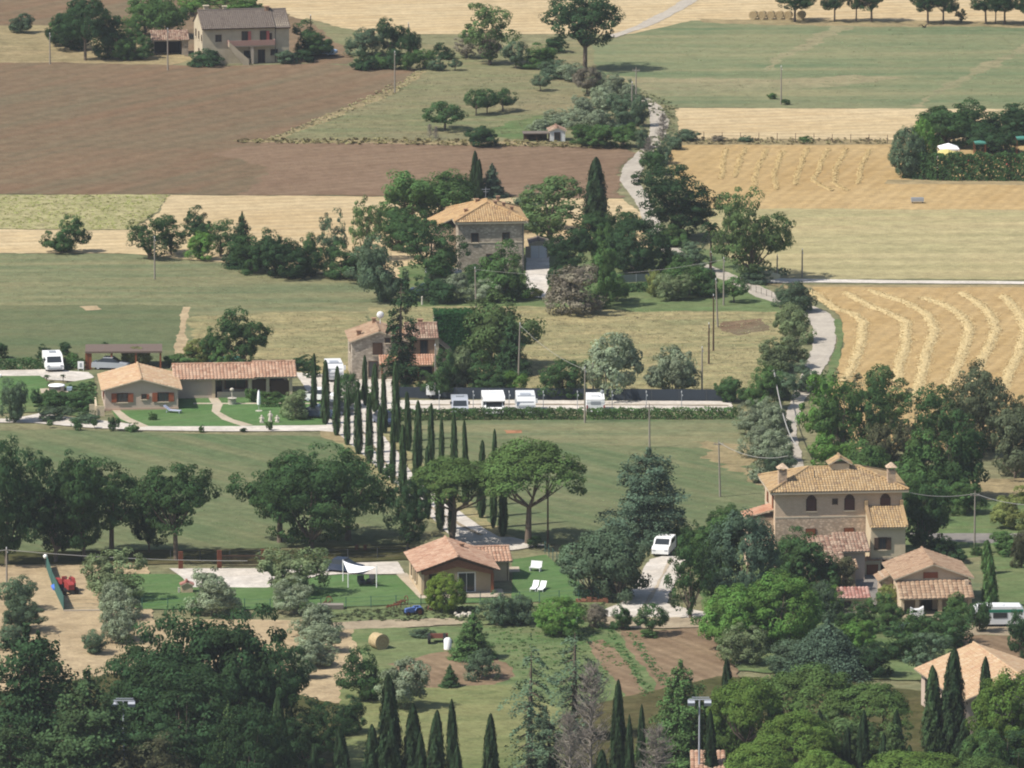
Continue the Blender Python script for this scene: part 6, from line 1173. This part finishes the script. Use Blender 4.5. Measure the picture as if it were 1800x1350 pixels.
TR = """
olive 37 58 42 34 haze lone grey green bush tree in the field at the top left corner
broad 128 88 75 90 dark dark crown at the back of the top left clump
tall 150 106 78 118 dark tallest dark tree of the top left clump
broad 112 80 50 50 oak leaning branchy tree on the left of the top left clump
broad 192 102 52 72 dark dark rounded tree right of the tallest one at top left
airy 225 98 52 66 mid mid green tree left of the low shed
broad 255 62 60 66 mid leafy tree behind the open barn roof
broad 295 66 60 70 mid leafy tree between the barn and the farmhouse gable
broad 215 105 40 38 mid low bushy tree in front of the low shed
broad 247 104 42 36 oak bush between the low shed and the open barn
airy 335 26 60 40 fresh bright crown peeping behind the farmhouse gable
airy 395 22 90 34 fresh wide bright crown behind the farmhouse roof
bush 440 20 50 22 mid low dark crown behind the right end of the farmhouse roof
bush 363 115 62 28 dark dark shrub below the stairs of the farmhouse
bush 505 112 34 22 haze shrub at the right foot of the farmhouse
broad 552 100 60 58 oak round tree right of the farmhouse
bush 538 108 34 20 dark dark shrub in the shade right of the farmhouse
broad 640 98 56 44 haze grey green tree, leftmost above the brown field edge
broad 688 98 42 60 dark darker upright tree in the clump above the orchard
broad 722 104 32 50 dark narrow dark tree behind the clump above the orchard
bush 641 123 42 28 dark dark bush, leftmost at the foot of the clump above the orchard
bush 668 120 32 24 mid mid green bush beside the leftmost dark one above the orchard
bush 692 121 36 32 dark dark bush in the middle of the clump above the orchard
bush 718 124 30 28 mid round green bush at the right foot of the clump
broad 746 121 34 32 mid small leafy tree right of the clump by the orchard
bush 768 124 28 22 haze grey green bush before the small leafy tree
broad 780 104 34 26 dark dark low crown behind the small orchard trees
airy 820 102 46 40 mauve mauve tinged plum tree above the orchard
orch 860 113 42 46 mauve low mauve tree under the tall pale one
airy 861 114 78 100 ash tall pale airy tree against the straw field
orch 907 120 46 48 haze haze green fruit tree right of the tall pale one
broad 947 119 56 42 mid low round tree left of the giant oak
orch 800 124 26 20 haze tiny orchard sapling below the plum tree
tall 1028 124 122 134 dark giant dark oak standing on the field corner at the top centre
bush 978 92 40 30 dark dark bush on the left under the giant oak
orch 782 229 74 50 oak spreading fruit tree, lowest in the meadow orchard
orch 837 203 42 45 oak fruit tree in the meadow orchard, left of the three together
orch 856 201 40 44 oak fruit tree in the meadow orchard, middle of the three together
orch 884 196 50 40 oak fruit tree in the meadow orchard, right of the three together
bare 755 243 18 26 mauve bare little tree left of the lowest fruit tree
bare 766 245 16 24 mauve bare little tree just under the lowest fruit tree
bush 850 258 50 34 dark dark round shrub at the lower edge of the orchard
orch 950 160 34 30 haze small grey tree at the upper edge of the orchard meadow
olive 975 138 52 30 haze hazy olive in the back row of the grove, left end
olive 1003 142 48 30 olive back row olive, second from the left
orch 1032 168 50 50 mauve thin mauve tree standing before the back of the grove
olive 1050 162 50 36 olive back row olive behind the thin mauve tree
olive 1082 170 52 38 olive back row olive nearest the pole pair
olive 1110 188 44 40 olive olive under the pole pair
olive 1062 192 52 40 olive olive in the middle of the grove
olive 1024 202 50 32 olive olive on the left side of the grove
olive 1095 205 50 40 haze dense olive in the right of the grove
olive 985 222 56 30 olive low olive behind the lean to shelter
olive 948 232 40 22 olive lowest leftmost olive of the grove
olive 1018 226 52 34 olive olive directly above the whitewashed hut
olive 1055 230 56 38 olive olive right of the whitewashed hut
olive 1092 232 50 38 haze greyer olive near the lane side of the grove
olive 1122 222 36 50 haze tall olive touching the lane
olive 1128 262 30 40 haze small olive at the lane bend
broad 1024 257 48 34 mid green bush tree right of the hut, first of three
broad 1058 259 52 38 mid green bush tree right of the hut, middle of three
broad 1096 259 50 38 mid green bush tree right of the hut, last of three
bare 1165 250 34 52 mauve bare grey tree on the far side of the lane bend
bare 1140 290 26 52 mauve bare grey tree at the narrow bend of the lane
bush 1150 306 40 38 oak bush on the right verge below the lane bend
bush 1164 288 32 34 haze bush on the right verge beside the lane bend
bush 1182 262 32 26 haze low bush on the right verge above the bend
bush 1205 247 40 18 haze low bush at the left end of the wire fence
bush 1262 249 22 9 mauve tiny reddish bush at the wire fence
bush 1310 249 24 10 haze small flat bush at the wire fence
bush 1417 250 22 11 mid small green bush in the middle of the wire fence
bush 1358 174 16 10 mid tiny bush left of the lonely field pole
bush 1381 184 14 9 oak tiny bush at the foot of the lonely field pole
tall 1397 38 66 66 dark first and bushiest tree of the line at the top right
tall 1467 38 48 66 dark second tree of the line at the top right
tall 1505 37 40 68 dark third tree of the line at the top right
tall 1532 38 62 68 dark fourth tree of the line at the top right
tall 1631 41 56 70 dark fifth tree of the line at the top right
tall 1658 42 52 66 dark sixth tree of the line at the top right
tall 1733 42 56 70 dark seventh tree of the line at the top right
tall 1750 42 34 66 dark thin eighth tree of the line at the top right
tall 1766 43 56 70 dark ninth tree of the line at the top right
airy 1690 40 20 26 dark sapling between the trees of the top line
tall 1820 44 70 70 dark last tree of the line cut by the right edge
dome 1594 312 62 88 haze greyish tree at the left corner of the hedged garden
dome 1622 306 46 96 fresh bright green conical tree in the hedged garden
broad 1662 258 80 66 oak crown behind the white gazebo
broad 1712 252 90 72 oak broad crown in the middle of the hedged garden
broad 1758 250 76 62 dark dark crown behind the teal canopy
broad 1800 252 70 60 dark dark crown at the right edge of the hedged garden
broad 1640 240 50 48 dark dark crown at the back left of the hedged garden
broad 1735 268 60 44 dark dark low crown inside the hedged garden
broad 1770 272 60 40 dark dark low crown beside the swing frame
broad 112 444 62 60 oak lone fan shaped tree on the straw strip at the left
airy 262 456 62 68 oak first tree on the left of the long meadow edge row
airy 300 447 58 62 oak second tree of the meadow edge row
broad 352 420 48 52 dark dark crown behind the third tree of the meadow edge row
broad 354 456 44 44 fresh bright small tree below the dark crown of the row
airy 388 450 50 58 oak loose tree in the meadow edge row left of the conical one
spruce 424 470 60 92 dark dark conical tree in the meadow edge row
broad 443 480 62 58 oak round bush tree right of the conical one
broad 484 484 68 74 dark dark round tree in the middle of the meadow edge row
broad 508 490 70 56 dark wide dark bush tree beside the fence gap
broad 545 484 52 66 oak green tree right of the wide dark one
airy 580 480 52 104 haze tall hazy tree of the meadow edge row
broad 610 490 60 62 oak round tree below the airy one
airy 645 458 52 104 ash thin airy tree against the straw strip
broad 645 498 58 62 haze grey bushy tree at the right end of the row
broad 722 400 90 92 mid large green tree behind the left of the stone house
broad 775 390 96 84 mid leafy tree behind the stone house roof
spruce 818 360 26 50 dark small dark spire left of the double cypress
broad 700 440 64 70 oak green tree between the airy one and the dark oak
oak 757 495 116 106 oak big dark oak directly left of the stone house
broad 675 530 70 108 haze tall grey green tree left of the big dark oak
fat 833 348 18 82 cypd dark cypress behind the stone house, left of the touching two
fat 842 350 16 70 cypd dark cypress behind the stone house, right of the touching two
spruce 866 346 52 56 blue bluish fir behind the stone house
broad 920 402 80 72 haze hazy tree behind the right of the stone house
airy 968 432 100 114 ash airy walnut above the small garage
fat 1046 396 40 118 cypd tall dark cypress standing alone above the garden
broad 1045 440 60 58 oak dense tree under the tall lone cypress
broad 1000 474 60 66 dark dark bushy tree right of the grey garage doors
broad 1060 468 52 66 mid green tree left of the dark round tree
dome 1118 480 102 96 dark big dark round tree in the garden right of centre
broad 1088 430 60 58 oak dark crown behind the big round tree
spruce 1172 482 34 66 dark narrow dark conifer right of the big round tree
broad 1205 475 74 48 haze hazy olive green tree below the road oak
bush 1180 432 60 34 mid green hedge like bush under the road oak
oak 1196 420 136 126 dark big dark oak beside the lane right of centre
oak 1320 492 126 146 ash big green ash tree at the white road
palm 1248 472 40 84 dark dark palm in front of the green ash
broad 885 528 74 94 mid green leafy tree before the wall of the stone house
olive 905 522 46 60 oliveg olive at the left edge of the shaded drive
olive 800 530 66 48 olive olive below the big dark oak, left one
olive 852 532 60 42 olive olive below the stone house, right one
bush 762 532 62 48 dark dark shrub left of the two olives
bush 836 502 46 34 oak green bush at the foot of the stone house
bush 940 525 28 16 yell pale green cushion at the end of the shaded drive
olive 1008 552 96 84 mauve greyish purple tree alone on the edge of the dry meadow
broad 1064 540 46 98 mid upright green tree right of the purple tree
broad 1084 530 40 44 mid low green tree beside the grey screen fence
bush 985 505 46 46 dark dark bush behind the greyish purple tree
olive 1184 528 62 46 oliveg spreading olive on the lawn
broad 1210 518 64 60 mid green garden tree behind the spreading olive
broad 1150 522 24 44 yell thin yellow green tree on the lawn
broad 1240 522 46 42 oak dark shrub tree at the back of the lawn
orch 1290 532 48 46 mid small round tree on the lawn near the lane
bush 1330 498 44 24 haze low bush near the railing at the junction
olive 1378 540 40 40 haze hazy olive at the lane junction
olive 1404 548 54 52 haze second hazy olive at the lane junction
olive 1394 601 64 66 oliveg full round olive beside the striped shadows of the lane
olive 1386 648 60 56 oliveg olive below the full round one at the lane
olive 1362 655 62 56 oliveg low olive left of the lane in the dry meadow
broad 1424 690 50 56 haze leafy tree over the lane below the olives
broad 1342 718 56 74 mid bright tree left of the roadside pole
bush 1283 706 50 44 oak bush at the right end of the gravel strip
bush 1315 712 40 30 oak second bush at the right end of the gravel strip
olive 1378 702 60 48 haze hazy olive left of the leafy tree over the lane
olive 1330 765 66 60 olive upper left olive of the dense roadside mass
olive 1358 775 58 62 olive upper right olive of the dense roadside mass
olive 1340 806 72 58 olive left middle olive of the dense roadside mass
olive 1366 812 56 56 olive right middle olive of the dense roadside mass
olive 1352 846 74 60 olive lower left olive of the dense roadside mass
olive 1372 850 52 54 haze lower right olive of the dense roadside mass
olive 1350 745 56 46 olive topmost olive of the dense roadside mass
airy 1456 806 84 150 fresh bright green acacia at the left of the wood
airy 1482 820 92 164 mid tall acacia second in the wood
airy 1527 810 84 150 oak dark acacia third in the wood
airy 1562 762 76 118 ash feathery tree at the top edge of the wood
broad 1468 850 76 84 fresh bright low tree at the left foot of the wood
broad 1520 864 90 90 mid low tree behind the belvedere of the villa
broad 1570 850 90 110 brown brownish tree in the middle of the wood
airy 1632 810 90 130 oak dark green tree behind the brownish one
oak 1728 800 136 156 grey greyish oak, tallest of the wood at right
broad 1640 880 100 120 mid fresh green tree above the villa chimney
broad 1680 880 96 160 oak tall dark tree right of the villa roof
broad 1785 840 90 118 grey grey tree at the right edge of the wood
airy 1665 790 80 110 ash loose tree between the dark and the greyish crowns
broad 1800 780 60 86 brown brown tree cut by the right edge
broad 1600 880 70 78 mid tree touching the right end of the villa roof
broad 1625 962 76 120 oak dark tree right of the cream stair tower
broad 1612 920 66 84 mid green tree behind the stair tower
bush 1655 990 80 48 dark dark bush behind the gabled house
broad 1778 930 66 74 yell yellow green tree right of the concrete pole
broad 1700 905 60 58 mid green bush tree left of the concrete pole
bush 1715 978 18 22 mid small bush at the foot of the concrete pole
bush 1765 975 60 40 mid green shrub by the grey road at right
broad 1795 1000 40 70 brown brownish shrub tree at the right edge by the road
broad 880 648 112 126 ash large olive brown tree right of the ivy wall
broad 846 640 60 90 oak dark tree between the ivy wall and the large tree
spruce 900 660 60 96 dark dark conifer side of the large tree
gappy 702 694 62 202 dark tall gappy dark conifer in front of the cottage
palm 713 692 52 72 mid palm in front of the cottage porch
olive 808 690 76 78 oliveg grey olive behind the parking strip, left one
broad 770 698 62 82 oak dark leafy bush behind the white box trailer
broad 858 694 70 74 oak dark bushes behind the grey camper van
bush 900 690 60 34 fresh light green bush under the large tree
broad 986 698 76 66 oak round green tree behind the net in the middle
olive 1068 698 112 112 olive largest silvery olive behind the net
olive 1182 694 90 86 olive second silvery olive behind the net
bush 640 702 30 22 fresh low green shrub at the foot of the cottage
dome 612 716 44 60 oak round headed tree in front of the cottage gable
broad 427 642 74 96 oak tall tree behind the middle of the long low house
broad 378 642 50 66 oak green tree left of the tall one behind the roof
broad 350 642 42 46 yell yellow green tree behind the long roof
broad 392 648 46 46 mid small green tree against the long roof
bush 325 644 60 26 mid low green bush behind the long roof
dome 240 644 52 34 yell round yellow green bush beside the carport
broad 78 630 24 26 dark small round tree left behind the camper van
broad 112 624 22 22 dark small round tree right behind the camper van
broad 4 630 22 28 dark small round tree at the left edge
orch 185 615 14 14 dark tiny lollipop tree behind the carport
bush 126 646 26 26 mid green bush beside the camper van
olive 518 736 52 50 oliveg tree on the lawn ringed with stones
bush 440 707 20 24 mid shrub left of the closed parasol
bush 480 706 50 18 mid clipped shrubs behind the closed parasol
bush 268 739 14 16 mid tiny dark shrub in the middle of the lawn
bush 135 757 18 20 oak low shrub on the path edge, first from the left
bush 201 758 20 24 oak low shrub on the path edge, second from the left
bush 232 759 24 16 mid low shrub on the path edge, third from the left
orch 88 752 12 14 mid tiny sapling on the left of the white path
orch 166 753 12 16 mid tiny sapling beside the white gate pier
bush 355 760 9 14 mid tiny cone by the path before the lawn
bush 428 759 12 7 dark tiny flat shrub by the path before the statues
bush 473 757 12 16 mid tiny shrub by the path near the statues
olive 24 742 46 74 haze feathery young tree on the far left lawn
bush 64 709 20 26 dark dark ball shrub on the left lawn
bush 100 715 50 30 oak shrub bank below the outdoor tub
bush 142 722 46 34 oak rose bush beside the stair parapet
bush 100 738 60 22 haze grey lavender bank above the white path
bush 148 742 50 18 haze grey lavender bank before the gate pier
bush 534 650 50 26 dark dark hedge bush right of the long roof
palm 82 671 14 12 oak tiny palm left on the round white paving
palm 111 672 14 14 oak tiny palm right on the round white paving
oak 12 992 130 216 dark dark oak cut by the left edge
oak 98 988 138 186 dark second dark oak from the left
tall 196 974 138 168 oak third oak from the left with wide crown
oak 148 984 110 176 oak dense oak between the second and the wide crowned one
oak 262 972 70 130 dark low dark oak between two larger crowns
tall 310 986 132 168 oak fourth oak ending the left group
tall 492 954 154 164 oak left half of the great double oak
tall 612 950 166 162 oak right half of the great double oak
oak 548 970 180 180 oak dark middle of the great double oak
oak 716 966 78 124 dark lower dark oak beside the bungalow roof
pine 794 952 176 148 pine smaller umbrella pine beside the bungalow
pine 928 956 190 180 pine larger umbrella pine right of the drive
cedar 1132 954 150 160 blue large layered cedar above the white people carrier
broad 1042 1048 110 118 haze left stem of the big grey green tree by the fence
broad 1088 1056 104 130 haze right stem of the big grey green tree by the fence
broad 1206 956 46 36 mid shrub tree behind the people carrier
bush 940 962 24 20 oak small shrub at the corner of the lower lawn
airy 1214 1088 76 150 oak tall green tree right of the gravel bend
airy 1252 1060 84 150 mid tall green tree left of the blue cedar
dome 1302 1070 130 168 blue dense blue cedar in front of the villa
broad 1382 1010 70 86 oak green tree against the villa wall
broad 1425 1046 90 100 oak bushy tree beside the tiled annex
broad 1470 1040 60 60 brown reddish bush left of the courtyard
broad 1280 940 70 50 mid green crown left of the villa annex
broad 1225 990 60 70 oak dark crown behind the gravel bend
dome 1370 1136 146 128 fresh broad bright green dome tree
dome 1290 1142 112 112 fresh lighter dome tree left of the broad one
olive 1298 1168 90 70 oliveg grey green shrub tree under the lighter dome
weep 1452 1186 156 92 blue weeping bluish cedar spreading like a tent
olive 1392 1182 90 56 haze grey bush left of the weeping cedar
olive 1448 1090 60 66 haze misty grey tree right of the broad dome
broad 1500 1110 60 54 oak dark bush below the shed with patched tiles
broad 1466 1076 50 44 fresh bright bush beside the shed
broad 1512 1150 70 60 fresh bright shrub tree right of the weeping cedar
broad 1556 1112 60 66 mid green shrub below the courtyard wall
dome 1564 1068 46 40 yell yellow green bush at the gabled house
broad 1620 1130 70 56 mid shrub below the covered furniture
broad 1668 1136 76 60 oak dark shrub in the middle of the right garden
broad 1678 1092 56 48 mid green bush under the lean to eave
broad 1590 1160 70 66 oak dark shrub tree before the bare patch
broad 1535 1190 60 60 dark dark small tree above the pine wood
airy 1640 1200 80 90 haze thin hazy tree above the big roof
bush 1722 1112 40 54 oak dark bush at the caravan front
broad 1796 1160 44 86 dark dark tree at the right edge above the roof
olive 1510 1185 70 44 haze grey shrub right under the weeping cedar
fat 1740 1070 26 96 mid clipped green column beside the small meadow
fat 1736 1010 22 60 mid upper part of the green column row
olive 202 1056 100 84 oliveg yellowish olive above the stacked grey ones
olive 30 1075 66 60 haze grey olive at the left by the thin pole
olive 42 1112 84 60 haze larger grey olive below it at the left
olive 20 1140 60 40 haze olive on the far left merging with the dark trees
olive 208 1088 72 66 olive grey olive of the stack, upper one
olive 212 1128 72 72 olive grey olive of the stack, lower one
olive 375 1082 92 76 olive olive standing below the gravel pad
olive 520 1044 112 80 oliveg yellowish olive hiding the right end of the gravel pad
olive 520 1078 76 62 olive grey olive in front of the gravel pad one
olive 556 1120 78 56 olive olive column right of the sandy plot, top one
olive 560 1146 76 50 olive olive column right of the sandy plot, second one
olive 550 1172 72 50 olive olive column right of the sandy plot, third one
olive 530 1194 52 44 olive olive column right of the sandy plot, lowest one
olive 165 1150 46 40 haze small olive beside the big wood at left
dome 783 1077 70 68 lime round yellow green tree before the porch doors
bush 745 1120 46 16 haze low weeds by the hay bale and trailer
olive 872 1100 64 60 haze tangled grey bush below the bungalow
olive 915 1098 60 50 haze grey olive below the loungers
dome 985 1116 88 66 fresh bright green bush below the loungers
broad 1046 1104 42 44 mauve reddish bush at the end of the bank
bush 1092 1107 36 46 oak upright bush between drive and vegetable plot, left one
orch 1146 1118 58 56 oak round fruit tree above the vegetable plot
bush 1140 1122 30 16 mid small bush under the round fruit tree
spruce 832 1158 78 80 mid young green pine beside the white tank
olive 845 1194 60 52 haze grey bush under the young green pine
spruce 790 1208 36 38 oak tiny fir on the bare soil
broad 1008 1126 30 22 mid small green bush at the top of the tall grass
broad 650 1232 86 92 oak green bush tree between the sand and the lower meadow
olive 706 1246 88 88 olive grey olive behind the tallest front cypress
broad 610 1290 60 70 dark dark bush at the left end of the lower meadow
sparse 930 1362 100 226 haze drooping thin cedar left of the bare tree
sparse 1010 1300 110 196 haze tall drooping cedar behind the bare tree
gappy 965 1400 80 150 haze lower drooping cedar at the bottom centre
bare 1040 1410 110 250 mauve tall bare grey tree at the bottom centre
bare 1000 1440 90 200 mauve lower bare grey tree left of the tall one
bare 1155 1440 110 170 mauve bare spreading tree right of the thin cypresses
cedar 1190 1345 124 176 mid layered green cedar beside the right floodlight
broad 712 1400 50 60 mid low green bush between the front cypresses
broad 940 1420 70 70 oak low dark bush at the bottom centre
oak 380 1330 250 260 wood largest crown of the bottom left wood
oak 262 1330 190 196 wood wide crown left of the largest one
oak 468 1340 140 205 dark dark crown right of the largest one
oak 320 1390 200 210 dark front dark crown of the bottom left wood
oak 540 1360 130 130 dark low dark crown at the right of the wood
cedar 50 1420 200 310 dark dark spreading conifer in the bottom left corner
cedar 150 1440 220 255 cyp greener layered conifer behind the left floodlight
gappy 60 1300 110 180 dark dark conifer rising above the bottom left corner
cedar 20 1470 180 200 cyp lower layered conifer in the bottom left corner
broad 250 1450 150 150 brown brownish low crown under the left floodlight
spruce 404 1400 84 156 ash pale grey green conifer among the dark oaks
oak 440 1440 160 190 dark lowest dark crown at the bottom
pine 1310 1370 130 180 pinel yellow green umbrella pine, left end of the pine wood
pine 1420 1340 190 168 pine widest umbrella pine at the top of the pine wood
pine 1530 1360 160 160 pine umbrella pine at the right of the pine wood
broad 1470 1380 130 130 ash hazy broad crown in the middle of the pine wood
pine 1400 1400 150 150 pinel front umbrella pine of the pine wood
broad 1560 1390 110 120 ash hazy crown below the right umbrella pine
dome 1776 1350 136 166 pinel umbrella pine in front of the big pale roof
pine 1330 1440 130 134 pinel lowest bright pine left at the bottom edge
pine 1440 1450 120 130 pinel lowest bright pine second at the bottom edge
pine 1600 1456 190 134 pinel lowest bright pine third at the bottom edge
pine 1730 1460 150 124 pine lowest bright pine fourth at the bottom edge
broad 1768 1400 120 110 dark dark crown at the bottom right corner
dome 1730 1400 84 118 mid round green crown hiding the lower wall of the big roofed house
fat 683 1410 46 222 cypd tallest front cypress left of the lower meadow
fat 655 1410 32 136 cypd short cypress left of the tallest front one
fat 724 1410 38 172 cypd front cypress second right of the tallest
fat 740 1420 26 130 cypd thin cypress touching the second one
fat 767 1420 36 168 cypd front cypress third right of the tallest
fat 797 1420 26 188 cypd slim front cypress with sharp tip in the lower meadow
fat 806 1430 24 120 cypd low cypress at the foot of the slim one
fat 865 1430 32 174 cypd lone front cypress in the lower meadow
fat 601 1420 34 140 cypd front cypress at the right edge of the dark wood
fat 551 1430 26 120 cypd small cypress at the edge of the dark wood
fat 492 1430 40 204 cyp broad lighter cypress inside the dark wood
fat 395 1330 34 130 cyp cypress top hidden in the oak wood
fat 1090 1420 32 222 cypd tall cypress right of the bare tree
fat 1108 1430 18 170 cypd slimmer cypress beside the tall one right of the bare tree
fat 1126 1430 20 188 cypd thin cypress third right of the bare tree
fat 1060 1440 34 120 cypd low cypress at the foot of the bare tree
fat 1278 1320 30 160 cypd cypress just right of the floodlight
fat 1313 1330 22 110 cypd small cypress before the left pine
fat 1363 1330 32 144 cypd cypress standing before the widest pine
fat 1398 1330 32 112 cypd cypress right of the one before the widest pine
fat 1516 1400 28 148 cypd cypress in front of the hazy crown
fat 1577 1390 30 140 cypd cypress left of the pale house wall
fat 1640 1330 36 158 cyp dark loose cypress at the corner of the big roof
fat 1672 1330 46 188 cypd tallest cypress before the big pale roof
fat 1729 1330 32 172 cypd slim cypress before the right half of the big roof
fat 1692 1340 26 76 cypd small cypress at the foot of the tallest before the roof
fat 1250 1400 24 150 cypd dark cypress between the floodlight mast and the pine wood
fat 1440 1380 26 130 cypd dark cypress in the gap at the middle of the pine wood
fat 1486 1400 22 120 cypd thin cypress left of the hazy crown in the pine wood
fat 1552 1400 22 110 cypd thin cypress right of the hazy crown in the pine wood
fat 430 1400 30 150 cypd dark cypress right of the pale conifer in the dark wood
dome 385 1336 214 240 wood dense dark crown behind the largest one of the wood
dome 290 1345 180 200 wood dense dark crown behind the left floodlight mast
dome 1285 1345 100 140 pine low rounded pine behind the first cypresses of the pine wood
fat 1600 1400 26 90 cyp small cypress at the bottom before the pale wall
"""
for ln in TR.strip().splitlines():
    q = ln.split(" ", 6); tree(q[0], float(q[1]), float(q[2]), float(q[3]), float(q[4]), q[5], q[6])
for lst in PROTO.values():      # originals nobody used
    for t, W, Hh, used in lst:
        if not used[0]:
            for c in list(t.children): bpy.data.objects.remove(c)
            bpy.data.objects.remove(t)
hedge([(1590, 312), (1650, 316), (1830, 317)], 1.6, 3.3, 'oak', "tall clipped hedge in front of the two gazebos", 60, .24, 3)
hedge([(680, 739), (905, 737), (1025, 737)], 1.1, 1.15, 'mid', "clipped hedge before the campers, left of the tall pole", 80, .17, 4)
hedge([(1032, 737), (1296, 735)], 1.1, 1.1, 'mid', "clipped hedge at the gravel strip, right of the tall pole", 80, .17, 5)
hedge([(-60, 650), (80, 648), (150, 650)], 1.0, 1.1, 'oak', "low hedge behind the gravel at the far left", 60, .2, 6)
hedge([(1085, 514), (1150, 512)], .9, 1.0, 'oak', "dark hedge under the grey screen fence", 60, .2, 7)
hedge([(535, 664), (560, 662)], 1.2, 1.3, 'dark', "short dark hedge at the right end of the long roof", 60, .2, 8)
hedge([(455, 716), (520, 715)], .7, .6, 'mid', "low box hedge behind the closed parasol", 80, .16, 9)
hedge([(1215, 1098), (1290, 1100)], .9, .7, 'mid', "low hedge between the gravel bend and the vegetable plot", 60, .18, 12)
hedge([(1290, 478), (1385, 484)], 1.0, .7, 'haze', "scrubby hedge under the green ash", 40, .22, 13)
